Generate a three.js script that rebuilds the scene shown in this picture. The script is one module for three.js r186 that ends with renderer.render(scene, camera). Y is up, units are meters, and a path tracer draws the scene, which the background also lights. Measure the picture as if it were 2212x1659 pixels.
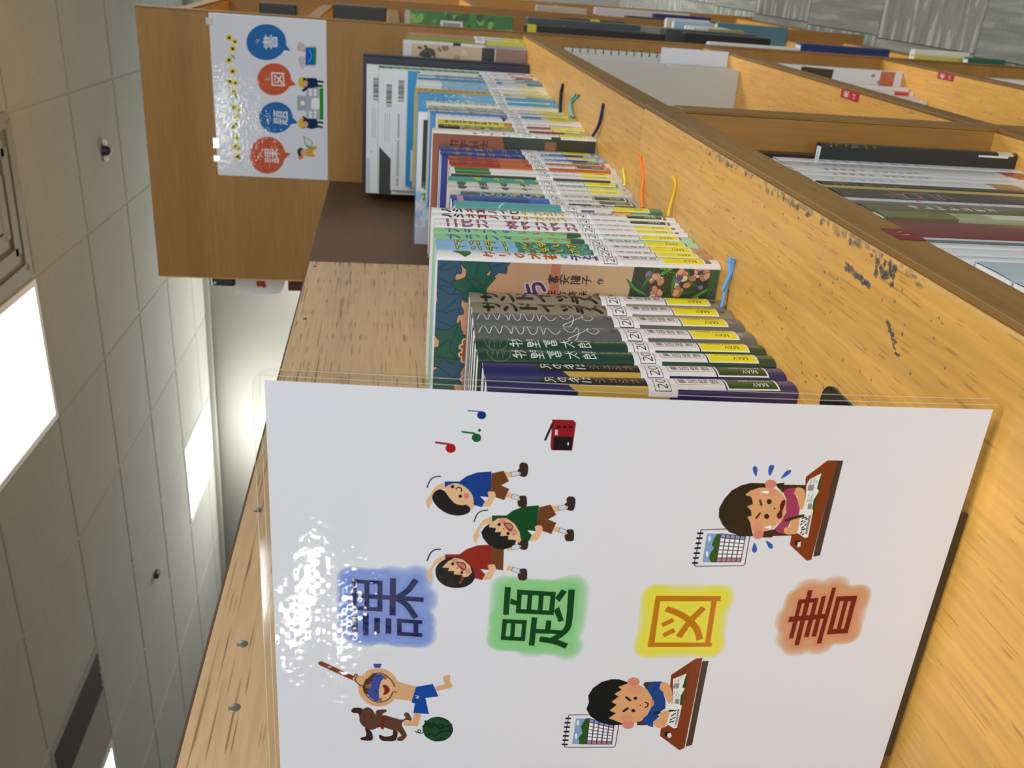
import * as THREE from 'three';
import { RectAreaLightUniformsLib } from 'three/addons/lights/RectAreaLightUniformsLib.js';
import { mergeGeometries } from 'three/addons/utils/BufferGeometryUtils.js';
import { RoundedBoxGeometry } from 'three/addons/geometries/RoundedBoxGeometry.js';

// ---------------------------------------------------------------- camera, light, exposure
// World: x runs along the bookcase away from the camera, y is up (0 = top of the upper shelf board), z points into the aisle (0 = front edge of the boards). Metres.
const scene = new THREE.Scene();
scene.background = new THREE.Color(0x000000);
const W = 2212, H = 1659, FOCAL = 1996.9;
const camera = new THREE.PerspectiveCamera(2 * Math.atan(H / 2 / FOCAL) * 180 / Math.PI, W / H, 0.02, 60);
camera.position.set(0, 0.2563, 0.1176);
camera.up.set(0.41791952, 0.01664683, 0.90833152);            // the phone was held on its side: the picture's top is the aisle side
camera.lookAt(0.9007225, 0.2563 - 0.13800759, 0.1176 - 0.4118894);
camera.focus = 0.52; camera.userData.fStop = 22;
const renderer = new THREE.WebGLRenderer({ antialias: true });
renderer.toneMapping = THREE.LinearToneMapping;
renderer.toneMappingExposure = 1.06;
renderer.shadowMap.enabled = true;
RectAreaLightUniformsLib.init();
const UNSEEN_WINDOW_LIGHT = 3.2, LAMP = 31, LAMP_GLOW = 2.2, LAMP_COLOR = new THREE.Color(0.98, 0.99, 1);
const CEIL = 1.46, FLOOR = -1.15;
// ceiling lattice (one step = one 0.6 m tile)
const LAT = { o: [3.8293, -0.4433], i: [0.6136, -0.0194], j: [0.0278, -0.5618] };
const lat = (i, j) => [LAT.o[0] + LAT.i[0] * i + LAT.j[0] * j, LAT.o[1] + LAT.i[1] * i + LAT.j[1] * j];
const LAT_SKEW = new THREE.Matrix4().set(1, 0, -0.0495, 0, 0, 1, 0, 0, -0.0316, 0, 1, 0, 0, 0, 0, 1);   // the tiles follow the lattice, which is not quite square to the bookcases
const LAMPS = [[-2, 1], [-2, 5], [2, 4], [2, 0], [2, -4], [-2, -3], [-7, -7], [-7, -3], [-12, -7], [-12, -3], [-12, 1], [-13, 5], [-15, 7]];  // those out of view are placed to light and glint on the notices

// ---------------------------------------------------------------- helpers
let seed = 7;
const rnd = () => { seed = (seed * 1664525 + 1013904223) >>> 0; return seed / 4294967296; };
const hash = (x, y, s) => { let n = Math.imul(x, 374761393) ^ Math.imul(y, 668265263) ^ Math.imul(s, 2147483647 ^ 0x5bd1e995); n = Math.imul(n ^ (n >>> 13), 1274126177); return ((n ^ (n >>> 16)) >>> 0) / 4294967296; };
function vnoise(x, y, s, px, py) {                              // tiling value noise with periods px, py
  const xi = Math.floor(x), yi = Math.floor(y), fx = x - xi, fy = y - yi;
  const u = fx * fx * (3 - 2 * fx), v = fy * fy * (3 - 2 * fy);
  const m = (a, p) => ((a % p) + p) % p;
  const a = hash(m(xi, px), m(yi, py), s), b = hash(m(xi + 1, px), m(yi, py), s), c = hash(m(xi, px), m(yi + 1, py), s), d = hash(m(xi + 1, px), m(yi + 1, py), s);
  return a + (b - a) * u + (c - a) * v + (a - b - c + d) * u * v;
}
const usedNames = {};
function numbered(name) { const n = usedNames[name] = (usedNames[name] ?? -1) + 1; return n ? name + '_' + String(n).padStart(3, '0') : name; }
const shade = (o) => { o.castShadow = o.receiveShadow = true; return o; };
function mesh(name, geometry, material, parent) { const m = shade(new THREE.Mesh(geometry, material)); m.name = parent === scene ? numbered(name) : name; parent.add(m); return m; }
function tag(o, label, category, group) { o.userData.label = label; o.userData.category = category; if (group) o.userData.group = group; return o; }
function thing(name, label, category, x = 0, y = 0, z = 0, group) {
  const o = new THREE.Group(); o.name = numbered(name); o.position.set(x, y, z); scene.add(o);
  return tag(o, label, category, group);
}
const structure = (o) => { o.userData.kind = 'structure'; return o; };
// a box from its two corners, with uv in metres along the two longer directions of each face
function box(x0, y0, z0, x1, y1, z1, grain = 'x', ch = 0) {
  const sx = x1 - x0, sy = y1 - y0, sz = z1 - z0;
  const g = ch ? new RoundedBoxGeometry(sx, sy, sz, 2, ch) : new THREE.BoxGeometry(sx, sy, sz);
  g.translate((x0 + x1) / 2, (y0 + y1) / 2, (z0 + z1) / 2);
  metricUV(g, grain);
  return g;
}
function metricUV(g, grain) {
  const p = g.attributes.position, n = g.attributes.normal, uv = new Float32Array(p.count * 2);
  for (let i = 0; i < p.count; i++) {
    const P = [p.getX(i), p.getY(i), p.getZ(i)], N = [Math.abs(n.getX(i)), Math.abs(n.getY(i)), Math.abs(n.getZ(i))];
    const a = N[0] > N[1] && N[0] > N[2] ? 0 : N[1] > N[2] ? 1 : 2;
    let axes = [0, 1, 2].filter((k) => k !== a);
    const along = 'xyz'.indexOf(grain);
    if (axes[1] === along) axes = [axes[1], axes[0]];
    uv[2 * i] = P[axes[0]]; uv[2 * i + 1] = P[axes[1]] + 0.13 * a;
  }
  g.setAttribute('uv', new THREE.BufferAttribute(uv, 2));
}
function dataTex(w, h, fn, { srgb = true, repeat, clamp } = {}) {
  const d = new Uint8Array(w * h * 4), c = [0, 0, 0];
  for (let y = 0, o = 0; y < h; y++) for (let x = 0; x < w; x++, o += 4) { fn(x, y, c); d[o] = Math.max(0, Math.min(255, c[0])); d[o + 1] = Math.max(0, Math.min(255, c[1])); d[o + 2] = Math.max(0, Math.min(255, c[2])); d[o + 3] = 255; }
  const t = new THREE.DataTexture(d, w, h);
  t.magFilter = THREE.LinearFilter; t.minFilter = THREE.LinearFilter;
  if (srgb) t.colorSpace = THREE.SRGBColorSpace;
  t.wrapS = t.wrapT = clamp ? THREE.ClampToEdgeWrapping : THREE.RepeatWrapping;
  if (repeat) t.repeat.set(...repeat);
  t.needsUpdate = true;
  return t;
}
function canvas(w, h, paint) { const c = document.createElement('canvas'); c.width = w; c.height = h; const x = c.getContext('2d'); x.lineCap = x.lineJoin = 'round'; paint(x, w, h); return c; }
function canvasTex(c) { const t = new THREE.CanvasTexture(c); t.colorSpace = THREE.SRGBColorSpace; return t; }
const mat = (color, roughness = 0.6, more = {}) => new THREE.MeshPhysicalMaterial({ color, roughness, ...more });

// ---------------------------------------------------------------- wood, carpet, ceiling materials
function woodTex(w, h, len, hgt, base, amp, streak, s, sk = 0.22, sg = 55, extra) {
  const out = dataTex(w, h, (x, y, c) => {
    const u = x / w, v = y / h;
    const bx = Math.max(2, Math.round(len * 3)), by = Math.max(2, Math.round(hgt * 14));
    const warp = vnoise(u * bx, v * by * 0.5, s + 9, bx, Math.max(1, Math.round(by * 0.5)));
    const n1 = vnoise(u * bx, (v + warp * 0.012) * by * 2, s, bx, by * 2);
    const fx = Math.round(len * 22), fy = Math.round(hgt * 420);
    const n2 = vnoise(u * fx, v * fy, s + 1, fx, fy);
    const n3 = vnoise(u * fx * 3, v * fy * 2, s + 2, fx * 3, fy * 2);
    let k = (n1 - 0.5) * 1.1 + (n2 - 0.5) * 0.8 + (n3 - 0.5) * 0.35;
    let dark = 0;
    if (streak) { const gx = Math.round(len * sg), gy = Math.round(hgt * 1100); const q = vnoise(u * gx, v * gy, s + 3, gx, gy); dark = Math.max(0, q - (1 - streak)) / streak; dark = Math.min(1, dark * 1.6); }
    for (let i = 0; i < 3; i++) c[i] = base[i] * (1 + amp * k) * (1 - sk * dark * (0.8 + 0.15 * i));
    if (extra) extra(u, v, c);
  }, { repeat: [1 / len, 1 / hgt] });
  return out;
}
// small scars of old ink and rubbed lacquer near the front edge of the near board; u along x (0..0.957 m), v along z (0..0.3 m from the front)
const SCARS = [];
for (let k = 0; k < 150; k++) { const a = rnd() ** 1.5; SCARS.push([0.40 + rnd() * 0.36, 0.003 + a * 0.006, 0.0012 + rnd() * 0.003, 0.0008 + rnd() * 0.0022, 0.2 + rnd() * 0.4]); }
for (let k = 0; k < 90; k++) SCARS.push([0.36 + rnd() * 0.40, 0.008 + rnd() ** 1.2 * 0.11, 0.0004 + rnd() * 0.0012, 0.0004 + rnd() * 0.0007, 0.6]);
for (let k = 0; k < 34; k++) { const t = k / 33; SCARS.push([0.472 - 0.028 * t + (rnd() - 0.5) * 0.003, 0.022 + 0.002 * t + (rnd() - 0.5) * 0.003, 0.0012 + rnd() * 0.0016, 0.0008 + rnd() * 0.0012, t < 0.15 || t > 0.75 ? 0.75 : 0.45]); }
for (let k = 0; k < 16; k++) { const t = k / 15; SCARS.push([0.402 + 0.016 * t + (rnd() - 0.5) * 0.002, 0.047 - 0.012 * t + (rnd() - 0.5) * 0.002, 0.001 + rnd() * 0.0012, 0.0006 + rnd() * 0.001, 0.8]); }
for (let k = 0; k < 26; k++) SCARS.push([0.432 + (rnd() - 0.5) * 0.02, 0.012 + (rnd() - 0.5) * 0.01, 0.001 + rnd() * 0.002, 0.001 + rnd() * 0.0015, 0.5 + rnd() * 0.4]);
const OAK = [234, 176, 84];
const oakTop = (() => {
  const w = 2048, h = 640, t = woodTex(w, h, 0.957, 0.3, OAK, 0.12, 0.16, 31), d = t.image.data;
  for (const [sx, sz, rx, rz, a] of SCARS) {
    const x0 = sx / 0.957 * w, y0 = sz / 0.3 * h, ax = rx / 0.957 * w, az = rz / 0.3 * h;
    for (let y = Math.floor(y0 - az - 1); y <= y0 + az + 1; y++) for (let x = Math.floor(x0 - ax - 1); x <= x0 + ax + 1; x++) {
      if (x < 0 || y < 0 || x >= w || y >= h) continue;
      const q = 1 - ((x - x0) / ax) ** 2 - ((y - y0) / az) ** 2 + (hash(x, y, 5) - 0.5) * 1.1;
      if (q > 0) { const o = (y * w + x) * 4, k = Math.min(1, q * 2.2) * a; for (let i = 0; i < 3; i++) d[o + i] += ([62, 62, 74][i] - d[o + i]) * k; }
    }
  }
  for (let x = 0; x < w; x++) for (let y = 8; y < 17; y++) { const k = (1 - (y - 8) / 9) * (0.4 + 0.4 * hash(x >> 2, y >> 1, 8)); const o = (y * w + x) * 4; for (let i = 0; i < 3; i++) d[o + i] += ([232, 196, 150][i] - d[o + i]) * k; }
  return t;
})();
const oak = woodTex(1024, 512, 1.0, 0.5, OAK, 0.12, 0.12, 5);
const oakShaded = woodTex(1024, 512, 1.0, 0.5, [160, 116, 54], 0.10, 0, 11);  // oak darkened for the panels, their shadow put into the colour
const edgeWood = woodTex(1024, 256, 1.0, 0.12, [136, 101, 50], 0.15, 0.1, 17);
const lauan = woodTex(2048, 640, 1.25, 0.38, [196, 163, 123], 0.09, 0.2, 23, 0.42, 26);
const darkPly = woodTex(1024, 256, 1.5, 0.4, [100, 74, 48], 0.10, 0.05, 41);
const M = {
  oakTop: mat(0xffffff, 0.42, { map: oakTop, clearcoat: 0.25, clearcoatRoughness: 0.35 }),
  oak: mat(0xffffff, 0.45, { map: oak, clearcoat: 0.2, clearcoatRoughness: 0.35 }),
  panel: mat(0xffffff, 0.5, { map: oakShaded, clearcoat: 0.12, clearcoatRoughness: 0.4 }),
  edge: mat(0xffffff, 0.55, { map: edgeWood }),
  lauan: mat(0xffffff, 0.7, { map: lauan, bumpMap: lauan, bumpScale: 0.0004 }),
  darkPly: mat(0xffffff, 0.65, { map: darkPly }),
  screw: mat(0x8a8378, 0.45, { metalness: 0.7 }),
  ceil: mat(0xffffff, 0.95, { map: dataTex(256, 256, (x, y, c) => { const n = 0.5 * vnoise(x / 3, y / 3, 3, 85, 85) + 0.5 * vnoise(x / 40, y / 40, 4, 6, 6); c[0] = 178 + n * 12; c[1] = 180 + n * 12; c[2] = 175 + n * 11; }) }),
  slab: mat(0xbcbdb7, 0.95),
  wall: mat(0x94938a, 0.92),
  lampFrame: mat(0xe6e6e2, 0.5),
  lampGlow: new THREE.MeshStandardMaterial({ color: 0xffffff, emissive: LAMP_COLOR, emissiveIntensity: LAMP_GLOW }),
  black: mat(0x17181a, 0.4, { clearcoat: 0.4, clearcoatRoughness: 0.3 }),
  charcoal: mat(0x3b4145, 0.55),
  steel: mat(0x3a2e24, 0.4, { metalness: 0.2 }),
  film: new THREE.MeshPhysicalMaterial({ color: 0xf4f4f0, roughness: 0.06, transmission: 1, thickness: 0, ior: 1.45 }),
  paperEdge: mat(0xffffff, 0.85, { map: dataTex(64, 64, (x, y, c) => { const n = hash(x, 0, 3) * 26; c[0] = 232 + n * 0.8; c[1] = 234 + n * 0.8; c[2] = 232 + n * 0.8; }) }),
  plainWhite: mat(0xe8e8ea, 0.55),
};
function carpetTex(light) {
  return dataTex(256, 256, (x, y, c) => {
    const line = vnoise(x / 256 * 34, y / 256 * 3, 61 + light, 34, 3), fine = vnoise(x / 256 * 96, y / 256 * 5, 62, 96, 5), pile = hash(x, y, 63);
    const b = line > 0.66 && vnoise(x / 256 * 34, y / 256 * 6, 64 + light, 34, 6) > 0.42 ? 1 : 0;
    const k = 134 + (line - 0.5) * 20 + (fine - 0.5) * 18 + (pile - 0.5) * 16 + b * (light ? 30 : 9);
    c[0] = k; c[1] = k + 2; c[2] = k - 8;
  });
}
const carpetA = mat(0xffffff, 1, { map: carpetTex(0) }), carpetB = mat(0xffffff, 1, { map: carpetTex(1) });

// ---------------------------------------------------------------- the room
const floor = structure(mesh('floor', box(-6.2, FLOOR - 0.1, -9.3, 8, FLOOR - 0.006, 5.3), mat(0x77776c, 1), scene));
{
  const g = new THREE.BoxGeometry(0.497, 0.006, 0.497);
  for (let a = 0; a < 10; a++) for (let b = 0; b < 4; b++) {
    const m = mesh('carpet_tile', g, (a + b) % 2 ? carpetA : carpetB, floor);
    m.position.set(1.97 + a * 0.5 + 0.04 * b * 0, FLOOR - 0.003, -0.23 + b * 0.5 + (a - 4) * 0.006);
    m.rotation.y = (a + b) % 2 ? Math.PI / 2 : 0;
  }
}
const ceiling = structure(mesh('ceiling', (() => { const g = new THREE.BoxGeometry(16, 0.1, 16); g.translate(0, CEIL + 0.0536, -2); return g; })(), M.slab, scene));
const occupied = new Set(LAMPS.map(([i, j]) => i + ',' + j).concat(['-2,0', '-2,4']));
{
  const sx = 0.6136, sz = 0.5622, gp = 0.0065, b = 0.003, th = 0.0035;
  const P = (x, z, y) => [x, y, z], q = [];
  const A = [-sx / 2 + gp, -sz / 2 + gp, sx / 2 - gp, sz / 2 - gp], B = [A[0] + b, A[1] + b, A[2] - b, A[3] - b];
  const top = [P(A[0], A[1], th), P(A[2], A[1], th), P(A[2], A[3], th), P(A[0], A[3], th)], mid = top.map((v) => [v[0], b * 0.8, v[2]]), bot = [P(B[0], B[1], 0), P(B[2], B[1], 0), P(B[2], B[3], 0), P(B[0], B[3], 0)];
  const quad = (a, c, d, e) => q.push(a, c, d, a, d, e);
  quad(bot[0], bot[1], bot[2], bot[3]);
  for (let k = 0; k < 4; k++) { const n = (k + 1) % 4; quad(mid[k], mid[n], bot[n], bot[k]); quad(top[k], top[n], mid[n], mid[k]); }
  quad(top[3], top[2], top[1], top[0]);
  const g = new THREE.BufferGeometry(); g.setAttribute('position', new THREE.BufferAttribute(new Float32Array(q.flat()), 3)); g.computeVertexNormals(); metricUV(g, 'x'); g.applyMatrix4(LAT_SKEW);
  const rest = [];
  for (let i = -14; i <= 3; i++) for (let j = -9; j <= 12; j++) {
    if (occupied.has(i + ',' + j)) continue;
    const [x, z] = lat(i + 0.5, j + 0.5);
    const near = i >= -3 && j >= -1 && j <= 8;
    if (near) { const m = mesh('ceiling_tile', g, M.ceil, ceiling); m.position.set(x, CEIL, z); }
    else rest.push(g.clone().translate(x, CEIL, z));
  }
  const r = mesh('far_ceiling_tiles', mergeGeometries(rest), M.ceil, ceiling); r.userData.kind = 'stuff';
}
// walls, turned with the ceiling lattice
function wall(name, x0, z0, x1, z1) {
  const len = Math.hypot(x1 - x0, z1 - z0), g = new THREE.BoxGeometry(len, CEIL - FLOOR + 0.1, 0.12); g.translate(0, (CEIL + FLOOR) / 2, 0);
  const m = structure(mesh(name, g, M.wall, scene)); m.position.set((x0 + x1) / 2, 0, (z0 + z1) / 2); m.rotation.y = -Math.atan2(z1 - z0, x1 - x0);
  return m;
}
// two unseen windows, out of view behind the camera, placed to light the notices
for (const [n, z] of [[1, 1.2], [2, 3.25]]) {
  const t = structure(new THREE.Group()); t.name = 'unseen_window_' + n; t.position.set(-5.5 - (z - 1) * 0.032, 0.5, z); t.rotation.y = 0.032; scene.add(t);
  const f = []; for (const q of [-0.93, 0, 0.93]) f.push(box(0, -0.83, q - 0.03, 0.05, 0.83, q + 0.03)); for (const y of [-0.8, 0.8]) f.push(box(0, y - 0.03, -0.96, 0.05, y + 0.03, 0.96));
  mesh('unseen_window_frame', mergeGeometries(f), mat(0xd0d0cc, 0.4), t);
  for (const q of [-0.465, 0.465]) mesh('unseen_window_pane', box(0.012, -0.77, q - 0.435, 0.018, 0.77, q + 0.435), new THREE.MeshStandardMaterial({ color: 0xffffff, emissive: new THREE.Color(0.92, 0.96, 1), emissiveIntensity: 2.5 }), t);
  const l = new THREE.RectAreaLight(new THREE.Color(0.92, 0.96, 1), UNSEEN_WINDOW_LIGHT, 1.8, 1.55); l.position.set(t.position.x + 0.07, 0.5, z); l.rotation.y = -Math.PI / 2 + 0.032; scene.add(l);
}
wall('wall_far', 5.93, 5.2, 6.41, -9.2); wall('wall_left', 6.4, -8.1, -6, -7.7); wall('wall_right', 6, 4.6, -6, 5.05); wall('wall_behind', -5.72, 5.2, -5.24, -9.2);
// narrow strip where the far wall meets the ceiling
const trim = structure(mesh('trim_1', (() => { const g = new THREE.BoxGeometry(14, 0.03, 0.02); return g; })(), mat(0xb9b8ae, 0.8), scene));
trim.position.set(6.17 - 0.065, CEIL - 0.018, -2); trim.rotation.y = Math.PI / 2 + 0.033;

const LIGHTSAY = { '-2,1': 'square glowing ceiling light nearest the camera, beside the ceiling air diffuser', '-2,5': 'square glowing ceiling light beside the slotted black air grille', '2,4': 'square glowing ceiling light close to the far wall' };
const ROWSAY = { 2: 'row by the far wall', '-2': 'row over the tall bookcase', '-7': 'row above the camera', '-12': 'row near the windows', '-13': 'row beside the windows', '-15': 'corner beyond the windows' };
const COLSAY = { '-7': 'far right', '-4': 'over the aisle', '-3': 'over the aisle', 0: 'above the shelf line', 1: 'above the shelf line', 4: 'well to the left', 5: 'well to the left', 7: 'far left', 8: 'far left' };
for (const [i, j] of LAMPS) {
  const [x, z] = lat(i + 0.5, j + 0.5), key = i + ',' + j;
  const t = thing('ceiling_light', LIGHTSAY[key] || `square ceiling light outside the picture, ${ROWSAY[i]}, ${COLSAY[j]}`, 'ceiling light', x, CEIL, z, 'square ceiling lights');
  const fx = 0.301, fz = 0.276, bars = [];
  for (const s of [-1, 1]) { bars.push(box(-fx, -0.004, s * (fz - 0.012) - 0.012, fx, 0.003, s * (fz - 0.012) + 0.012)); bars.push(box(s * (fx - 0.012) - 0.012, -0.004, -fz + 0.024, s * (fx - 0.012) + 0.012, 0.003, fz - 0.024)); }
  mesh('frame', mergeGeometries(bars).applyMatrix4(LAT_SKEW), M.lampFrame, t);
  mesh('diffuser', box(-fx + 0.024, -0.002, -fz + 0.024, fx - 0.024, 0.003, fz - 0.024).applyMatrix4(LAT_SKEW), M.lampGlow, t);
  const l = new THREE.RectAreaLight(LAMP_COLOR, LAMP, 0.55, 0.5); l.position.set(x, CEIL - 0.008, z); l.rotation.set(-Math.PI / 2, 0, 0); scene.add(l);
}
// slotted air grille (left half slots, right half plain plate) and the square air diffuser
{
  const [x, z] = lat(-1.5, 4.5), t = thing('air_grille', 'grey ceiling air grille with dark slots along one side', 'air vent', x, CEIL, z);
  const m = mat(0xb4b4ac, 0.5, { metalness: 0.2 });
  mesh('plate', mergeGeometries([box(-0.298, -0.002, -0.272, 0.298, 0.01, 0.03), box(-0.298, -0.003, 0.24, 0.298, 0.01, 0.272), box(0.284, -0.003, 0.03, 0.298, 0.01, 0.24), box(-0.298, -0.003, 0.03, -0.284, 0.01, 0.24)]), m, t);
  mesh('back', box(-0.284, 0.009, 0.03, 0.284, 0.0095, 0.24), mat(0x0c0d0c, 0.9), t);
  for (let k = 0; k < 6; k++) { const g = box(-0.283, -0.001, -0.011, 0.283, 0.001, 0.011); const s = mesh('slat', g, mat(0x3c3d38, 0.6), t); s.position.set(0, -0.001, 0.05 + k * 0.036); s.rotation.x = -0.6; }
}
{
  const [x, z] = lat(-1.5, 0.5), t = thing('air_diffuser', 'stepped square ceiling air diffuser at the picture edge', 'air vent', x, CEIL, z);
  const m = mat(0x9b9a90, 0.6);
  const ring = (r, w, y0, y1) => { const sx = r, sz = r * 0.92, gs = []; for (const s of [-1, 1]) { gs.push(box(-sx, y0, s * sz - w / 2, sx, y1, s * sz + w / 2)); gs.push(box(s * sx - w / 2, y0, -sz, s * sx + w / 2, y1, sz)); } return mergeGeometries(gs); };
  mesh('outer_frame', ring(0.27, 0.05, -0.006, 0.01), m, t);
  mesh('middle_ring', ring(0.19, 0.05, -0.01, 0.004), m, t);
  mesh('inner_ring', ring(0.11, 0.05, -0.014, 0.0), m, t);
  mesh('centre_plate', box(-0.07, -0.02, -0.065, 0.07, -0.006, 0.065, 'x', 0.004), m, t);
  mesh('neck', box(-0.25, 0.0, -0.22, 0.25, 0.003, 0.22), mat(0x8b897f, 0.8), t);
}
// small ceiling fittings
{
  const t = thing('smoke_detector', 'tiny dark ceiling sensor with two bright white spots', 'sensor', 4.18, CEIL, -0.73);
  const g = new THREE.LatheGeometry([[0, -0.035], [0.014, -0.034], [0.02, -0.024], [0.022, 0]].map((a) => new THREE.Vector2(...a)), 20);
  mesh('housing', g, M.black, t);
  for (const s of [-1, 1]) { const l = new THREE.SphereGeometry(0.016, 14, 10); l.scale(1, 0.7, 1); l.translate(0.004, -0.01, s * 0.034); mesh('white_spot', l, mat(0xf6f6f2, 0.25, { clearcoat: 1 }), t); }  // two white spots beside the dark housing
}
{
  const t = thing('ceiling_sensor', 'tiny plain dark ceiling sensor close to the far light', 'sensor', 4.28, CEIL, -3.0);
  mesh('housing', (() => { const g = new RoundedBoxGeometry(0.05, 0.03, 0.034, 3, 0.01); g.translate(0, -0.013, 0); return g; })(), M.black, t);
  mesh('base_plate', new THREE.CylinderGeometry(0.03, 0.032, 0.006, 24), mat(0xd8d8d0, 0.5), t);
}
// two unseen lamps behind the bookcase, placed to brighten patches of the far wall
for (const [z, y, say] of [[-1.93, 0.34, 'unseen lamp brightening the far wall nearer the tall bookcase'], [-3.1, 0.72, 'unseen lamp brightening the far wall nearer the corner']]) {
  const x = 6.105 + (-1.94 - z) * 0.033;
  const t = thing('unseen_wall_lamp', say, 'unseen wall lamp', x, y, z);
  mesh('shade', (() => { const g = new THREE.LatheGeometry([[0.03, -0.06], [0.06, 0.02], [0.062, 0.02], [0.033, -0.062]].map((a) => new THREE.Vector2(...a)), 20); g.translate(-0.13, 0, 0); return g; })(), M.lampFrame, t);
  mesh('arm', box(-0.12, -0.07, -0.01, -0.055, -0.058, 0.01), M.screw, t);
  mesh('bulb', (() => { const g = new THREE.SphereGeometry(0.022, 14, 10); g.translate(-0.13, -0.02, 0); return g; })(), new THREE.MeshStandardMaterial({ color: 0xffffff, emissive: new THREE.Color(1, 0.97, 0.92), emissiveIntensity: 3 }), t);
  const l = new THREE.PointLight(new THREE.Color(1, 0.98, 0.94), 2.6); l.position.set(x - 0.13, y + 0.015, z); l.castShadow = true; scene.add(l);
}

// ---------------------------------------------------------------- bookcases
const XJ = 0.939, XE = 1.8967, T = 0.0294, ZB = -0.305, DEEP = -0.52;
function boardMesh(name, parent, x0, x1, y, z0, z1, top) {          // a board with a darker front edge strip
  const b = mesh(name, box(x0, y - T, z1, x1, y, z0 - 0.004), top || M.oak, parent);
  mesh('front_edge', box(x0, y - T, z0 - 0.0038, x1, y - 0.0012, z0, 'x', 0.0008), M.edge, b);
  return b;
}
{
  const t = thing('low_bookcase', 'low oak bookcase nearest the camera, its top board scuffed along the front edge', 'bookcase', 0, 0, 0);
  const top = box(-0.018, -T, DEEP, XJ, 0, -0.0042);
  { const p = top.attributes.position, n = top.attributes.normal, uv = top.attributes.uv; for (let k = 0; k < p.count; k++) if (n.getY(k) > 0.5) uv.setXY(k, p.getX(k), -p.getZ(k)); }
  const b = mesh('top_board', top, M.oakTop, t);
  mesh('front_edge', box(-0.018, -T, -0.004, XJ, -0.0004, 0, 'x', 0.0006), M.edge, b);
  boardMesh('shelf_board', t, 0.012, XJ - T, -0.3655, 0, ZB); boardMesh('shelf_board', t, 0.012, XJ - T, -0.746, 0, ZB); boardMesh('shelf_board', t, 0.012, XJ - T, -1.085, 0, ZB);
  for (const x of [-0.018, XJ - T]) { const s = mesh('side_panel', box(x, FLOOR, DEEP, x + T, -T - 0.0004, -0.003, 'y'), M.panel, t); mesh('front_edge', box(x, FLOOR, -0.0029, x + T, -T - 0.0004, 0.001, 'y', 0.0008), M.edge, s); }
  mesh('plinth', box(0.012, FLOOR, -0.05, XJ - T, -1.115, -0.03), M.edge, t);
  mesh('back_board', box(0.0116, -1.08, ZB - 0.012, XJ - T - 0.0004, -T - 0.0005, ZB - 0.0004), M.darkPly, t);
}
{
  const t = thing('low_bookcase', 'farther low oak bookcase that stands against the tall panel with the small notice', 'bookcase', 0, 0, 0);
  boardMesh('top_board', t, XJ + 0.0006, XE - 0.0006, 0, -0.002, DEEP);
  mesh('back_board', box(XJ + 0.0006, -1.08, ZB - 0.012, XE - 0.0006, -T - 0.0005, ZB - 0.0004), M.darkPly, t);
  for (const y of [-0.364, -0.746, -1.085]) boardMesh('shelf_board', t, XJ + 0.0006, XE - 0.0006, y, -0.001, ZB);
  mesh('plinth', box(XJ + 0.001, FLOOR, -0.05, XE - 0.001, -1.115, -0.03), M.edge, t);
}
{
  const t = thing('back_panel', 'long dark brown plywood back panel behind the upper row of books', 'panel', 0, 0, 0);
  mesh('sheet', box(0.318, 0.0005, ZB - 0.013, XE - 0.001, 0.3695, ZB - 0.0005), M.darkPly, t);
}
{
  const t = thing('plywood_sheet', 'light brown lauan plywood sheet with screws, behind the nearest books', 'panel', 0, 0, 0);
  mesh('sheet', box(0.318, 0.0005, -0.2725, 1.2165, 0.3565, -0.263), M.lauan, t);
  mesh('top_lipping', box(0.318, 0.3566, -0.2725, 1.2165, 0.3585, -0.2705), M.darkPly, t);
  mesh('spacer', box(0.34, 0.02, -0.303, 1.19, 0.31, -0.2728), M.darkPly, t);
  for (const [x, y] of [[0.452, 0.337], [0.40, 0.334], [0.79, 0.348], [1.195, 0.349], [0.6, 0.347], [1.0, 0.346]]) {
    const g = new THREE.LatheGeometry([[0, 0.0009], [0.0026, 0.0007], [0.0034, 0]].map((a) => new THREE.Vector2(...a)), 14); g.rotateX(Math.PI / 2);
    const s = mesh('screw', g, M.screw, t); s.position.set(x, y, -0.263);
  }
}
// tall double-sided bookcase: its near end panel carries the small notice
{
  const t = thing('tall_bookcase', 'tall oak bookcase whose plain end panel carries the small notice', 'bookcase', 0, 0, 0);
  const e = mesh('end_panel', box(XE, FLOOR, DEEP + 0.002, XE + 0.021, 0.7185, -0.003, 'z'), M.panel, t);
  mesh('front_edge', box(XE, FLOOR, -0.0029, XE + 0.021, 0.7185, 0.0005, 'y', 0.0008), M.edge, e);
  mesh('rear_edge', box(XE, FLOOR, DEEP, XE + 0.021, 0.7185, DEEP + 0.0019, 'y'), M.oak, e);
  for (const x of [2.8]) mesh('side_panel', box(x, FLOOR, DEEP, x + 0.021, 0.7185, 0.003, 'y'), M.panel, t);
  for (const y of [0.7185, 0.44, 0.262, -0.001, -0.35, -0.625, -0.87, -1.09]) { boardMesh('shelf_board', t, XE + 0.0215, 2.7995, y, -0.02, ZB + 0.05); mesh('rear_shelf_board', box(XE + 0.0215, y - T, DEEP + 0.004, 2.7995, y, ZB + 0.035), M.oak, t); }
  mesh('centre_panel', box(XE + 0.0215, FLOOR, ZB + 0.036, 2.7995, 0.7, ZB + 0.049), M.darkPly, t);
}
{
  const t = thing('tall_bookcase', 'farthest tall bookcase, seen only as a sliver behind the tall oak bookcase', 'bookcase', 0, 0, 0);
  for (const x of [2.84, 3.74]) mesh('side_panel', box(x, FLOOR, DEEP, x + 0.021, 0.7185, 0, 'y'), M.panel, t);
  for (const y of [0.7185, 0.36, -0.001, -0.364, -0.746, -1.085]) boardMesh('shelf_board', t, 2.862, 3.739, y, -0.006, DEEP);
}

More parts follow.
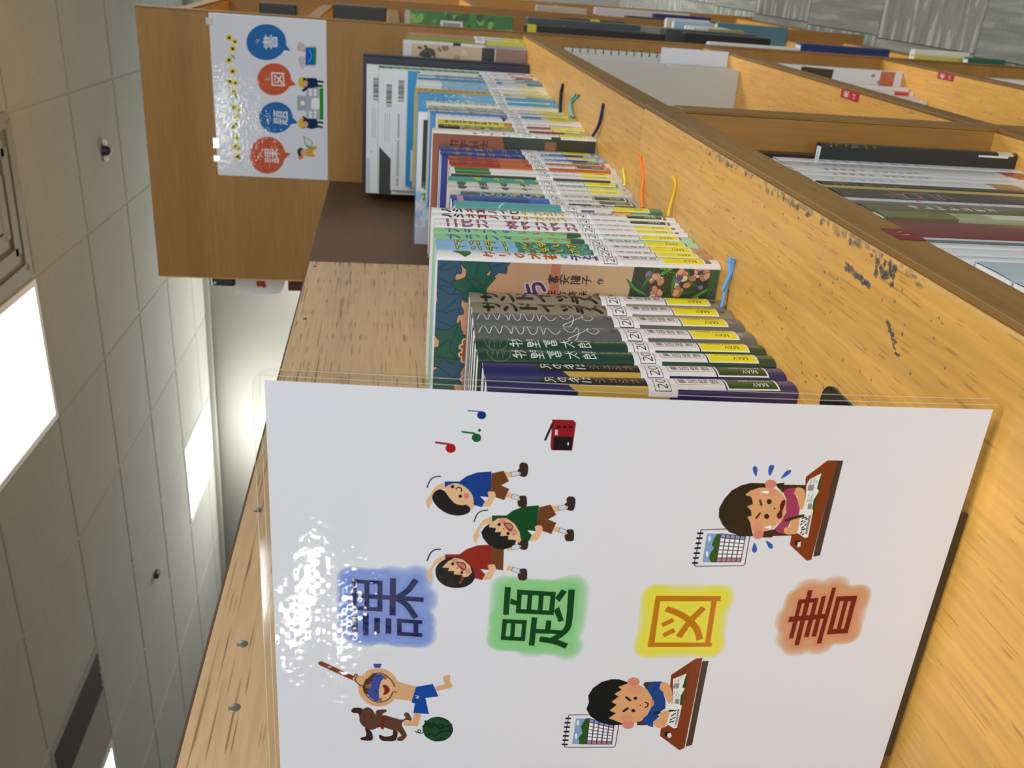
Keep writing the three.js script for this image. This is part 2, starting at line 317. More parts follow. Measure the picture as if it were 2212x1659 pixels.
// ---------------------------------------------------------------- vector art
const ART_KA = [
  'f k 1180,337 1177,469 1158,469 1160,337',
  'f k 1040,337 1035,471 1014,471 1018,338',
  'f k 1180,337 1180,358 1017,359 1018,338',
  'f k 1178,448 1177,469 1014,471 1015,449',
  'f k 1177,392 1176,413 1017,414 1018,393',
  'f k 1107,337 1099,649 1075,649 1084,337',
  'f k 1195,501 1194,527 995,529 996,502',
  'f k 983,338 984,363 898,364 899,338',
  'f k 1002,387 1001,412 880,412 881,386',
  'f k 980,436 980,461 895,462 895,436',
  'f k 979,486 979,511 895,512 895,487',
  'f k 979,536 975,646 955,647 958,536',
  'f k 907,540 904,649 883,649 886,540',
  'f k 979,536 979,556 886,558 887,538',
  'f k 976,608 976,630 884,631 885,610',
  'c k 27 1191,613 1133,579 1091,532',
  'c k 27 1088,532 1055,576 987,618',
];
const ART_DAI = [
  'f k 1170,999 1169,1025 1020,1026 1020,1001',
  'f k 1111,1029 1096,1059 1073,1058 1080,1027',
  'f k 1158,1054 1151,1224 1128,1224 1132,1055',
  'f k 1055,1056 1050,1224 1026,1225 1031,1056',
  'f k 1158,1054 1157,1075 1031,1077 1032,1056',
  'f k 1152,1202 1151,1224 1026,1225 1027,1203',
  'f k 1156,1101 1155,1122 1031,1123 1032,1103',
  'f k 1154,1150 1153,1172 1029,1174 1030,1153',
  'f k 1167,1248 1155,1273 1098,1244 1119,1224',
  'f k 1073,1245 998,1274 990,1251 1051,1224',
  'f k 997,1001 994,1109 973,1109 975,1002',
  'f k 903,1000 899,1109 878,1109 881,1000',
  'f k 997,1001 996,1021 882,1020 883,1000',
  'f k 995,1040 995,1059 881,1060 882,1040',
  'f k 994,1089 994,1109 878,1109 879,1089',
  'f k 1012,1129 1010,1154 853,1154 854,1128',
  'f k 948,1154 943,1270 922,1264 923,1155',
  'f k 996,1195 995,1218 944,1219 944,1194',
  'c k 29 1167,1292 992,1297 940,1284 899,1245 878,1215',
  'c k 30 892,1174 880,1241 855,1300',
];
const ART_TO = [
  'f k 1143,1670 1147,1966 1119,1968 1114,1672',
  'f k 884,1670 887,1969 863,1969 858,1672',
  'f k 1143,1670 1141,1693 858,1701 859,1672',
  'f k 1142,1926 1141,1950 865,1960 866,1935',
  'f k 992,1714 1023,1762 1003,1775 972,1727',
  'f k 935,1729 967,1775 946,1789 914,1741',
  'c k 31 1074,1726 1046,1792 1008,1845 961,1884 903,1908',
  'c k 30 1083,1897 1004,1846 917,1807',
];
const ART_SHO = [
  'f k 1035,2304 1053,2474 1027,2477 1005,2304',
  'f k 1131,2328 1133,2348 913,2347 911,2327',
  'f k 1182,2361 1184,2383 873,2383 872,2361',
  'f k 1135,2400 1139,2420 920,2420 919,2397',
  'f k 1149,2433 1152,2453 923,2455 923,2433',
  'f k 1197,2471 1199,2490 884,2488 882,2466',
  'f k 1131,2328 1141,2416 1118,2416 1108,2327',
  'f k 1149,2504 1154,2601 1123,2601 1124,2503',
  'f k 964,2504 969,2602 942,2601 935,2503',
  'f k 1149,2503 1148,2525 937,2527 935,2504',
  'f k 1126,2543 1127,2563 964,2565 964,2544',
  'f k 1149,2577 1152,2601 942,2603 941,2579',
];
const ART_ART = [
  'c #1c1a1c 6 1293,657 1333,671 1350,690 1353,712',
  's #e0b78c 1321,734 1307,702 1288,688 1239,664 1217,656 1193,662 1182,671 1203,676 1221,683 1243,681 1274,697 1286,718 1290,740',
  'f #e0b78c 1386,984 1388,1013 1363,1018 1357,999',
  'f #d6d6de 1386,1010 1394,1045 1373,1049 1363,1016',
  'l #5a5a60 2 1386,1010 1394,1045 1373,1049 1363,1016 1386,1010',
  's #382823 1425,1044 1438,1056 1431,1078 1398,1083 1368,1077 1369,1051 1385,1052 1395,1037 1409,1045',
  'f #e0b78c 1284,1004 1277,1028 1253,1023 1257,999',
  'f #d6d6de 1277,1026 1265,1058 1243,1055 1254,1022',
  'l #5a5a60 2 1277,1026 1265,1058 1243,1055 1254,1022 1277,1026',
  's #382823 1265,1057 1268,1084 1235,1091 1211,1088 1210,1059 1238,1050 1246,1060',
  'f #6c3f1f 1375,925 1363,981 1256,985 1262,945 1284,928',
  'f #8e2419 1327,732 1331,794 1358,822 1379,866 1387,929 1284,929 1255,927 1259,886 1233,909 1202,898 1212,860 1257,848 1307,800 1291,735',
  'f #e0b78c 1278,917 1285,925 1285,947 1261,955 1207,934 1204,909 1206,900 1235,911 1251,925',
  's #1d1a19 1246,694 1280,708 1307,740 1317,774 1308,810 1269,848 1227,864 1196,860 1171,838 1159,813 1156,772 1169,733 1200,704',
  'f #e0b78c 1259,722 1292,745 1314,775 1305,810 1275,841 1240,852 1217,835 1212,813 1225,810 1227,773 1243,776 1243,748 1259,753',
  's #d48f80 1299,787 1290,786 1285,780 1285,772 1290,766 1298,763 1307,765 1312,771 1312,778 1307,785',
  's #d48f80 1245,848 1236,846 1230,840 1229,832 1235,825 1244,822 1254,824 1260,830 1260,838 1254,845',
  's #8a3a33 1288,781 1291,811 1272,826 1251,820 1249,809',
  's #c57b72 1283,787 1285,810 1270,820 1259,815',
  's #1d1a19 1281,773 1276,772 1273,769 1273,764 1276,761 1281,760 1285,761 1288,764 1288,768 1286,771',
  's #1d1a19 1238,814 1233,813 1230,810 1230,806 1233,803 1237,801 1242,802 1245,805 1245,809 1242,813',
  'l #9a3a22 9 1212,814 1183,803',
  's #8a5a35 1261,791 1259,790 1257,789 1257,786 1259,785 1261,784 1264,784 1265,786 1265,788 1264,790',
  'c #1c1a1c 5 1498,846 1536,858 1552,877 1556,899',
  's #e0b78c 1525,921 1511,890 1493,876 1446,854 1425,846 1401,853 1391,861 1411,866 1429,872 1449,870 1479,885 1491,906 1495,928',
  'f #e0b78c 1588,1167 1591,1195 1566,1200 1560,1182',
  'f #d6d6de 1588,1192 1597,1226 1576,1231 1567,1198',
  'l #5a5a60 2 1588,1192 1597,1226 1576,1231 1567,1198 1588,1192',
  's #382823 1626,1225 1638,1236 1632,1259 1600,1264 1571,1258 1572,1233 1588,1234 1598,1219 1610,1227',
  'f #e0b78c 1490,1189 1483,1212 1461,1207 1465,1183',
  'f #d6d6de 1483,1210 1473,1242 1451,1239 1462,1206',
  'l #5a5a60 2 1483,1210 1473,1242 1451,1239 1462,1206 1483,1210',
  's #382823 1473,1241 1475,1267 1443,1275 1420,1272 1419,1243 1446,1234 1454,1245',
  'f #6c3f1f 1580,1113 1595,1161 1546,1189 1522,1157 1507,1193 1450,1177 1465,1135 1490,1113',
  'f #0f4a22 1531,919 1534,980 1561,1008 1581,1051 1589,1112 1490,1114 1462,1113 1465,1073 1441,1095 1411,1085 1420,1048 1464,1035 1512,986 1496,923',
  'f #e0b78c 1484,1103 1491,1111 1491,1132 1468,1140 1416,1121 1413,1096 1415,1087 1443,1097 1458,1111',
  'f #1d1a19 1447,879 1471,891 1492,912 1473,911 1470,941 1449,937 1452,963 1431,961 1434,996 1415,995 1414,1031 1393,1027 1375,1008 1363,978 1366,945 1389,911 1418,888',
  'f #e0b78c 1492,912 1519,947 1521,982 1493,1019 1456,1041 1418,1050 1413,1031 1415,995 1434,996 1431,961 1452,963 1449,937 1470,941 1473,911',
  's #e0b78c 1416,1051 1408,1049 1402,1044 1402,1036 1407,1030 1415,1027 1424,1028 1429,1034 1429,1042 1424,1048',
  's #d48f80 1506,979 1497,977 1491,971 1491,962 1496,955 1505,952 1515,954 1521,960 1521,969 1515,976',
  's #d48f80 1452,1032 1443,1030 1437,1023 1436,1015 1442,1008 1451,1005 1460,1006 1466,1013 1467,1021 1461,1028',
  's #8a3a33 1494,970 1498,998 1481,1012 1462,1009 1458,996',
  's #c57b72 1490,978 1492,999 1478,1007 1467,1001',
  's #1d1a19 1488,959 1483,958 1480,955 1480,951 1483,947 1488,945 1492,946 1495,950 1496,954 1493,958',
  's #1d1a19 1445,1000 1440,999 1437,996 1437,992 1440,988 1444,986 1449,987 1452,991 1453,995 1450,999',
  's #8a5a35 1468,976 1465,976 1464,974 1464,972 1465,970 1467,969 1470,970 1471,971 1471,974 1470,975',
  'c #1c1a1c 5 1653,644 1690,657 1705,675 1709,697',
  's #e0b78c 1679,717 1666,687 1649,673 1603,650 1583,642 1560,648 1550,656 1569,661 1586,668 1606,666 1635,682 1647,702 1651,724',
  'f #e0b78c 1741,958 1744,986 1720,991 1714,972',
  'f #d6d6de 1741,983 1750,1016 1730,1021 1721,989',
  'l #5a5a60 2 1741,983 1750,1016 1730,1021 1721,989 1741,983',
  's #382823 1778,1016 1790,1027 1783,1049 1753,1054 1725,1047 1726,1023 1741,1024 1750,1010 1763,1017',
  'f #e0b78c 1647,977 1640,1000 1619,995 1622,972',
  'f #d6d6de 1640,999 1630,1029 1609,1026 1620,994',
  'l #5a5a60 2 1640,999 1630,1029 1609,1026 1620,994 1640,999',
  's #382823 1630,1028 1632,1054 1602,1061 1580,1058 1579,1030 1605,1021 1612,1031',
  'f #6c3f1f 1733,906 1748,953 1700,979 1678,948 1663,982 1608,966 1622,924 1647,904',
  'f #123c8c 1685,715 1688,775 1714,803 1734,845 1742,905 1647,905 1619,903 1622,864 1599,886 1570,875 1579,839 1621,827 1667,781 1652,719',
  'f #e0b78c 1641,894 1648,901 1647,923 1625,930 1575,910 1572,885 1574,877 1601,887 1615,901',
  's #e0b78c 1650,716 1675,742 1677,776 1655,811 1621,834 1585,839 1570,825 1573,796 1587,761 1617,735',
  's #e0b78c 1573,842 1565,841 1559,835 1559,827 1564,821 1572,818 1581,820 1586,826 1586,833 1581,840',
  's #1d1a19 1612,667 1635,678 1647,697 1639,717 1609,738 1583,763 1575,791 1578,810 1561,827 1542,823 1528,798 1524,769 1534,729 1559,694 1587,673',
  's #d07d72 1622,819 1614,818 1609,812 1608,805 1613,799 1621,796 1629,798 1634,803 1634,811 1630,817',
  's #1d1a19 1663,755 1658,754 1655,751 1655,746 1658,743 1663,741 1667,742 1670,746 1670,750 1668,753',
  's #1d1a19 1618,790 1614,789 1611,786 1610,781 1613,778 1618,776 1623,777 1626,781 1626,785 1623,788',
  'c #1d1a19 5 1660,769 1657,784 1642,786',
  's #8a5a35 1654,769 1651,768 1649,766 1649,764 1651,762 1653,761 1656,761 1658,763 1658,766 1656,768',
  'l #12307c 4 2013,794 2012,839',
  's #12307c 1997,867 1986,864 1979,855 1979,844 1985,835 1995,831 2006,834 2013,842 2013,853 2007,863',
  'l #155a2c 8 1918,776 1913,825',
  's #155a2c 1895,853 1883,850 1876,841 1875,830 1882,820 1893,815 1904,818 1912,827 1912,839 1906,849',
  'l #a01822 9 1864,673 1859,726',
  's #a01822 1841,753 1829,750 1821,740 1820,727 1828,717 1840,712 1852,716 1860,725 1861,738 1854,749',
  's #155a2c 1929,850 1924,849 1922,846 1922,843 1924,839 1928,838 1932,839 1935,842 1935,846 1933,849',
  'f #8e1a20 1991,1132 1993,1216 1980,1229 1854,1225 1852,1141 1872,1135',
  'f #1c1418 1915,1145 1918,1224 1857,1223 1855,1148',
  'f #d9c9c9 1946,1147 1946,1159 1922,1160 1922,1149',
  'f #e0d8d8 1891,1203 1891,1209 1877,1210 1877,1204',
  's #2a0c10 1960,1170 1956,1169 1953,1165 1953,1160 1955,1155 1959,1153 1963,1155 1966,1158 1966,1163 1964,1168',
  's #2a0c10 1961,1194 1957,1192 1954,1189 1954,1184 1956,1179 1960,1177 1964,1178 1967,1182 1967,1187 1965,1192',
  's #2a0c10 1962,1216 1958,1215 1955,1211 1955,1206 1957,1202 1961,1200 1966,1201 1968,1205 1968,1210 1966,1214',
  'l #1c1a1c 9 1971,1134 1899,1112',
  'f #e4e4ea 1492,1820 1499,1935 1464,2040 1319,2044 1311,2036 1304,1824 1317,1817',
  'l #3c3c4a 4 1492,1820 1499,1935 1464,2040 1319,2044 1311,2036 1304,1824 1317,1817 1492,1820',
  'l #20202c 10 1474,1810 1474,1828',
  'l #20202c 10 1449,1810 1450,1828',
  'l #20202c 10 1423,1810 1424,1827',
  'l #20202c 10 1398,1810 1399,1828',
  'l #20202c 10 1372,1811 1373,1829',
  'l #20202c 10 1347,1811 1348,1828',
  'l #20202c 10 1321,1811 1321,1829',
  'f #86a2cf 1474,1849 1474,1896 1327,1888 1326,1852',
  'f #2c5a22 1474,1893 1474,1910 1326,1914 1326,1890 1349,1878 1376,1880 1398,1892 1419,1879 1450,1884',
  'f #f0f0f4 1474,1910 1463,2021 1332,2023 1329,1914',
  'f #8b9ad0 1474,1910 1463,2021 1445,2021 1454,1910',
  'f #b07f9c 1350,1913 1351,2022 1332,2023 1329,1914',
  'l #3c3444 4 1474,1910 1329,1914',
  'l #3c3444 4 1472,1932 1330,1936',
  'l #3c3444 4 1470,1954 1331,1957',
  'l #3c3444 4 1468,1976 1331,1979',
  'l #3c3444 4 1465,1998 1332,2001',
  'l #3c3444 4 1463,2021 1332,2023',
  'l #3c3444 4 1474,1910 1463,2021',
  'l #3c3444 4 1454,1910 1445,2021',
  'l #3c3444 4 1433,1911 1426,2021',
  'l #3c3444 4 1413,1911 1407,2022',
  'l #3c3444 4 1392,1912 1389,2022',
  'l #3c3444 4 1371,1913 1370,2022',
  'l #3c3444 4 1350,1913 1351,2022',
  'l #3c3444 4 1329,1914 1332,2023',
  's #e4ecf6 1449,1870 1440,1870 1434,1868 1434,1864 1440,1861 1449,1858 1458,1858 1463,1860 1464,1863 1458,1867',
  's #e4ecf6 1369,1872 1360,1872 1354,1870 1354,1867 1359,1863 1369,1860 1378,1860 1384,1862 1384,1865 1378,1869',
  'f #42261a 1724,2105 1724,2147 1724,2235 1691,2242 1687,2140',
  'f #2c2317 1727,2103 1734,2142 1716,2139 1707,2118',
  'f #42261a 1490,2097 1502,2140 1488,2229 1472,2232 1467,2141 1460,2140 1459,2095',
  'f #a03a5e 1687,2144 1703,2155 1711,2190 1706,2210 1681,2200 1657,2213 1611,2234 1574,2237 1542,2188 1551,2208 1504,2199 1477,2190 1485,2162 1504,2143 1541,2165 1588,2178 1655,2165',
  'f #2c2317 1560,1886 1602,1881 1648,1895 1690,1920 1716,1956 1729,1997 1728,2057 1709,2066 1691,2048 1665,2016 1632,2018 1593,2022 1570,2026 1536,2029 1490,2045 1464,2055 1464,1997 1484,1945 1519,1910',
  'f #dba375 1672,1982 1693,2003 1707,2037 1709,2066 1704,2107 1683,2139 1655,2161 1613,2174 1571,2174 1537,2159 1506,2131 1488,2094 1488,2048 1528,2033 1562,2010 1570,2029 1593,2022 1615,1999 1626,2024 1652,2015',
  'f #2c2317 1665,2005 1652,2015 1626,2024 1614,1999 1610,1982 1664,1972',
  'f #2c2317 1615,1999 1593,2022 1569,2029 1561,2010 1564,1990 1610,1982',
  's #d48472 1727,2108 1714,2106 1706,2095 1705,2079 1712,2065 1725,2058 1737,2060 1745,2071 1746,2087 1739,2101',
  's #d48472 1475,2099 1462,2097 1453,2087 1452,2072 1460,2059 1474,2052 1487,2054 1496,2064 1497,2079 1489,2092',
  's #dc9676 1686,2118 1674,2114 1666,2099 1665,2079 1672,2061 1683,2053 1696,2057 1704,2072 1704,2092 1698,2110',
  's #dc9676 1513,2093 1501,2090 1494,2078 1493,2062 1500,2048 1511,2041 1523,2044 1530,2055 1531,2071 1524,2085',
  'f #f6f2f2 1686,2043 1694,2069 1690,2083 1678,2082 1680,2064',
  'f #f6f2f2 1510,2093 1521,2117 1516,2130 1503,2127',
  's #2c2317 1640,2104 1632,2103 1628,2099 1627,2092 1632,2086 1639,2082 1646,2083 1651,2087 1651,2094 1647,2101',
  's #2c2317 1567,2107 1559,2106 1554,2101 1554,2094 1558,2088 1566,2084 1573,2085 1578,2090 1579,2097 1574,2103',
  'l #5c2a1a 9 1645,2052 1622,2062',
  'l #5c2a1a 10 1580,2063 1557,2052',
  's #5c2a1a 1606,2127 1604,2127 1602,2125 1602,2122 1603,2120 1606,2119 1609,2119 1611,2121 1611,2123 1609,2126',
  's #5c1c14 1648,2163 1645,2149 1621,2144 1598,2148 1578,2139 1561,2145 1556,2159 1571,2164 1596,2160 1621,2164',
  'f #7c3818 1764,2229 1844,2305 1846,2350 1777,2349 1347,2342 1341,2322 1423,2228 1475,2225 1489,2266 1683,2240',
  'f #463630 1845,2349 1845,2375 1370,2376 1362,2347 1423,2345',
  'f #e8e8e6 1728,2240 1753,2248 1783,2293 1709,2294 1697,2301 1660,2293 1597,2296 1464,2302 1460,2287 1488,2244 1557,2244 1599,2243 1658,2249',
  'f #1e4c20 1783,2295 1714,2302 1697,2301 1709,2290 1742,2290',
  'f #1e4c20 1695,2301 1643,2297 1596,2302 1609,2290 1651,2287',
  'f #8c8e98 1724,2248 1729,2275 1698,2275 1697,2250',
  'f #8c8e98 1634,2267 1636,2284 1606,2287 1606,2268',
  'f #8c8e98 1575,2282 1576,2293 1477,2295 1481,2284',
  'l #26262a 6 1559,2256 1564,2261',
  'l #26262a 6 1560,2267 1565,2272',
  'l #26262a 6 1542,2256 1547,2261',
  'l #26262a 6 1539,2266 1543,2271',
  'l #26262a 6 1527,2255 1532,2260',
  'l #26262a 6 1524,2275 1529,2280',
  'l #26262a 6 1511,2264 1516,2270',
  'l #26262a 6 1500,2265 1505,2270',
  'l #26262a 6 1502,2273 1507,2279',
  'l #26262a 6 1485,2264 1490,2269',
  'l #26262a 6 1477,2273 1481,2279',
  'l #26262a 6 1554,2274 1559,2279',
  'l #9a9ca4 4 1741,2255 1752,2258',
  'l #9a9ca4 4 1748,2268 1759,2271',
  'l #9a9ca4 4 1731,2254 1742,2257',
  'l #9a9ca4 4 1736,2278 1747,2281',
  'l #9a9ca4 4 1736,2267 1746,2270',
  'l #9a9ca4 4 1669,2259 1680,2262',
  'l #9a9ca4 4 1657,2273 1668,2276',
  'l #9a9ca4 4 1645,2268 1656,2271',
  'l #9a9ca4 4 1670,2274 1681,2277',
  'l #9a9ca4 4 1644,2259 1655,2262',
  'l #9a9ca4 4 1643,2276 1654,2279',
  's #dba375 1710,2198 1709,2224 1691,2240 1641,2249 1610,2248 1605,2237 1640,2220 1669,2210 1681,2195',
  's #dba375 1510,2187 1517,2208 1549,2209 1568,2235 1557,2244 1506,2248 1484,2245 1476,2212 1486,2190',
  'c #2a2a20 14 1548,2186 1560,2216 1573,2256',
  'f #1c1a1e 1445,2247 1448,2272 1424,2264 1423,2248',
  'f #e0dede 1436,2262 1442,2274 1415,2278 1410,2263',
  's #2a5aa8 1810,1998 1800,2011 1784,2014 1761,2013 1779,1999 1799,1991',
  's #2a5aa8 1817,2069 1813,2081 1790,2080 1765,2072 1788,2060 1812,2061',
  's #2a5aa8 1794,2158 1777,2155 1753,2124 1772,2128 1792,2141',
  's #2a5aa8 1431,2066 1409,2081 1389,2085 1379,2075 1392,2063 1410,2063',
  's #2a5aa8 1442,2117 1429,2143 1414,2153 1402,2150 1408,2135',
  'f #e4e4ea 449,1350 453,1475 391,1595 260,1594 250,1588 247,1352 262,1345',
  'l #3c3c4a 4 449,1350 453,1475 391,1595 260,1594 250,1588 247,1352 262,1345 449,1350',
  'l #20202c 10 428,1340 428,1358',
  'l #20202c 11 401,1339 401,1357',
  'l #20202c 11 374,1339 374,1358',
  'l #20202c 11 346,1340 346,1358',
  'l #20202c 11 319,1339 319,1358',
  'l #20202c 11 292,1340 292,1359',
  'l #20202c 11 265,1339 265,1358',
  'f #86a2cf 428,1386 429,1429 268,1420 268,1383',
  'f #2c5a22 431,1432 429,1450 267,1451 267,1419 308,1410 339,1426 378,1414',
  'f #f0f0f4 429,1450 388,1572 269,1574 269,1453',
  'f #8b9ad0 429,1450 388,1572 372,1572 407,1450',
  'f #b07f9c 292,1453 286,1573 269,1574 269,1453',
  'l #3c3444 5 429,1450 269,1453',
  'l #3c3444 5 421,1474 269,1477',
  'l #3c3444 5 413,1498 269,1501',
  'l #3c3444 5 405,1523 269,1525',
  'l #3c3444 5 397,1547 269,1550',
  'l #3c3444 5 388,1572 269,1574',
  'l #3c3444 4 429,1450 388,1572',
  'l #3c3444 4 407,1450 372,1572',
  'l #3c3444 4 384,1451 355,1572',
  'l #3c3444 4 361,1451 338,1573',
  'l #3c3444 4 339,1452 321,1573',
  'l #3c3444 4 316,1452 303,1573',
  'l #3c3444 4 292,1453 286,1573',
  'l #3c3444 4 269,1453 269,1574',
  's #e4ecf6 402,1404 391,1404 385,1401 385,1398 391,1394 402,1392 412,1392 419,1394 419,1398 412,1402',
  's #e4ecf6 318,1404 307,1404 301,1401 301,1398 307,1394 318,1392 329,1392 335,1394 335,1398 329,1402',
  'f #4a3020 642,1679 654,1689 656,1723 619,1736 608,1699',
  'f #4a3020 407,1679 423,1709 391,1733 390,1684',
  'f #1c428c 623,1699 657,1723 658,1768 624,1763 591,1782 543,1800 494,1806 464,1773 444,1784 409,1758 378,1763 384,1742 418,1702 478,1725 537,1725',
  'f #1b1c1a 487,1429 526,1437 569,1429 613,1446 651,1483 668,1526 668,1563 652,1605 635,1605 596,1583 558,1577 509,1575 460,1574 421,1582 402,1616 392,1609 388,1559 407,1499 443,1453',
  'f #dba375 622,1565 644,1604 636,1662 609,1703 561,1733 503,1738 453,1724 413,1691 402,1666 399,1612 433,1540 463,1572 479,1539 514,1570 533,1542 565,1573 581,1549 606,1583',
  'f #1b1c1a 625,1561 606,1583 580,1549 586,1528',
  'f #1b1c1a 582,1548 565,1573 532,1542 557,1524',
  'f #1b1c1a 534,1542 514,1570 478,1539 508,1522',
  'f #1b1c1a 480,1539 463,1572 432,1540 459,1520',
  's #d48472 655,1661 640,1658 631,1645 630,1627 639,1611 654,1604 669,1608 679,1621 679,1638 670,1654',
  's #d48472 394,1668 378,1665 368,1652 367,1634 377,1619 393,1611 408,1615 418,1628 419,1645 409,1661',
  's #dc9676 608,1677 595,1672 587,1656 586,1635 594,1617 607,1609 620,1613 628,1629 628,1650 621,1668',
  's #dc9676 432,1662 419,1658 410,1643 410,1624 418,1608 431,1600 445,1604 453,1619 453,1638 445,1654',
  'l #1b1c1a 12 561,1610 543,1630',
  'l #1b1c1a 12 477,1608 493,1625',
  's #1b1c1a 556,1664 550,1662 547,1658 547,1652 550,1647 555,1645 561,1646 564,1650 564,1656 561,1661',
  's #1b1c1a 480,1663 474,1662 471,1658 471,1652 474,1647 480,1644 486,1645 489,1649 489,1655 486,1661',
  's #5c1c14 514,1686 511,1686 509,1684 509,1682 511,1680 514,1679 517,1679 518,1681 518,1683 517,1685',
  'c #5a1c14 7 531,1706 524,1718 506,1717 500,1708',
  's #c4845c 527,1748 515,1748 508,1745 508,1741 515,1736 527,1733 539,1733 546,1735 547,1740 539,1745',
  'f #7c3818 697,1804 794,1906 798,1937 694,1938 245,1936 231,1913 323,1804 370,1802 385,1831 601,1811',
  'f #463630 780,1939 780,1969 265,1971 254,1940 327,1942',
  'f #e8e8e6 673,1817 706,1876 622,1869 615,1882 564,1870 510,1883 374,1880 370,1864 400,1824 519,1816 544,1835',
  'f #1e4c20 706,1876 646,1885 616,1881 626,1869 670,1873',
  'f #1e4c20 612,1881 554,1880 509,1886 520,1872 573,1869',
  'f #8c8e98 647,1827 648,1852 616,1851 616,1825',
  'f #8c8e98 553,1845 554,1865 522,1868 524,1846',
  'f #8c8e98 490,1866 490,1875 406,1877 378,1867',
  'l #26262a 7 478,1841 483,1847',
  'l #26262a 7 478,1853 483,1859',
  'l #26262a 7 448,1842 453,1848',
  'l #26262a 7 458,1852 464,1858',
  'l #26262a 7 433,1854 439,1860',
  'l #26262a 7 423,1840 429,1846',
  'l #26262a 7 411,1851 416,1857',
  'l #26262a 7 408,1840 414,1846',
  'l #26262a 7 477,1832 483,1838',
  'l #9a9ca4 4 652,1828 665,1831',
  'l #9a9ca4 4 662,1841 675,1845',
  'l #9a9ca4 4 677,1854 689,1858',
  'l #9a9ca4 4 653,1843 665,1846',
  'l #9a9ca4 4 585,1834 598,1837',
  'l #9a9ca4 4 583,1848 596,1851',
  'l #9a9ca4 4 566,1842 579,1846',
  'l #9a9ca4 4 566,1856 579,1859',
  'l #9a9ca4 4 522,1832 535,1835',
  's #dba375 652,1765 649,1792 616,1816 553,1832 528,1822 538,1809 591,1782 615,1762',
  's #dba375 399,1760 424,1768 434,1786 467,1784 481,1813 470,1829 415,1827 379,1820 374,1786',
  'l #20241c 18 466,1762 470,1778',
  'l #20201c 11 481,1829 482,1837',
  's #1c1a2e 334,1853 324,1852 318,1845 318,1836 324,1828 334,1824 344,1825 350,1831 350,1841 344,1849',
  's #e0dede 326,1860 317,1860 311,1855 311,1849 316,1843 326,1839 336,1840 341,1844 342,1851 336,1857',
  'l #7a3d24 25 713,201 674,272 634,346',
  's #d6a87c 588,551 521,535 478,489 477,432 518,385 584,367 651,384 692,429 693,485 654,532',
  'f #d6a87c 632,534 623,551 598,630 511,619 520,537 533,505',
  's #d6a87c 623,346 602,367 607,394 638,401 650,380 654,356 637,343',
  's #dcb287 585,528 536,516 505,482 504,439 534,404 582,390 631,403 661,437 662,479 633,513',
  's #5a3620 580,388 607,394 638,411 663,434 669,455 639,435 603,429 545,402',
  'f #40509a 554,407 585,405 625,425 660,441 666,468 652,486 617,469 570,461 505,463 504,444 527,419',
  's #8a6a42 594,401 603,418 599,429 576,419 580,401',
  'f #4a2e1c 607,394 620,411 638,404',
  'f #4a2e1c 567,398 581,412 567,419',
  'f #4a2e1c 545,402 558,412 545,414',
  'f #4a2e1c 647,421 660,435 652,441',
  'f #4a2e1c 625,418 638,428 621,432',
  's #7a2a1c 600,479 598,498 572,512 549,499 545,482 569,487',
  's #a05e5c 645,499 638,497 634,493 634,487 638,483 645,481 652,483 656,487 656,493 652,497',
  's #a05e5c 514,477 508,476 504,472 503,467 507,462 514,461 520,462 524,466 524,471 520,476',
  'c #5a3018 5 663,431 670,468 651,499 623,521 593,534',
  'c #5a3018 5 593,389 545,402 509,430 498,465 511,499 538,519 562,525 560,541',
  'c #5a3018 5 641,346 659,356 650,363 628,353 602,367 591,388 607,401 625,401',
  'l #22306a 5 572,443 560,456',
  'f #3a4a90 721,434 724,473 700,466 699,441',
  'f #d6a87c 600,716 617,762 652,750 668,760 673,784 637,783 607,799 597,791 575,725',
  'f #d6a87c 438,626 437,658 390,653 359,646 360,579 389,582 392,618',
  'f #1546a0 596,630 616,707 544,735 532,675 436,695 440,623 497,628 504,612',
  'l #b8c8e0 5 544,630 541,645 531,634 529,644',
  's #3a2a22 439,336 458,347 459,382 441,388 422,382 404,375 426,368 427,348',
  's #3a2a22 342,401 328,422 303,435 264,433 263,387 277,381 291,405',
  's #3a2a22 330,532 323,551 286,550 263,536 263,483 284,467 299,470 289,496 300,528',
  's #5e3f2f 404,375 450,389 465,413 448,436 423,450 420,494 409,525 397,571 410,587 428,579 441,586 436,602 403,616 392,610 394,587 366,571 317,591 296,595 266,575 269,551 286,555 300,570 327,550 329,534 348,474 328,432 344,397 374,377',
  's #5e3f2f 437,448 451,458 455,493 443,499 431,483 417,475 423,452',
  'f #7a2a1e 419,479 415,496 333,487 338,472',
  'c #3a2a22 3 427,389 400,403 405,428 432,434',
  'c #3a2a22 3 373,482 401,491 392,515',
  's #1e4a2c 345,811 300,799 272,765 271,721 298,684 343,669 388,681 416,715 417,758 390,795',
  'c #143020 11 391,680 372,699 377,716 364,735 373,755 364,777 374,801',
  'c #143020 11 358,671 372,688 354,707 368,727 350,749 364,774 351,806',
  'c #143020 11 302,687 316,708 303,730 327,754 332,779 337,807',
  'c #143020 11 272,731 289,756 285,777',
  'c #143020 11 415,739 408,764 397,783',
  'c #1e4a2c 5 327,635 318,651 330,661 339,652 325,647 315,662 323,674',
];
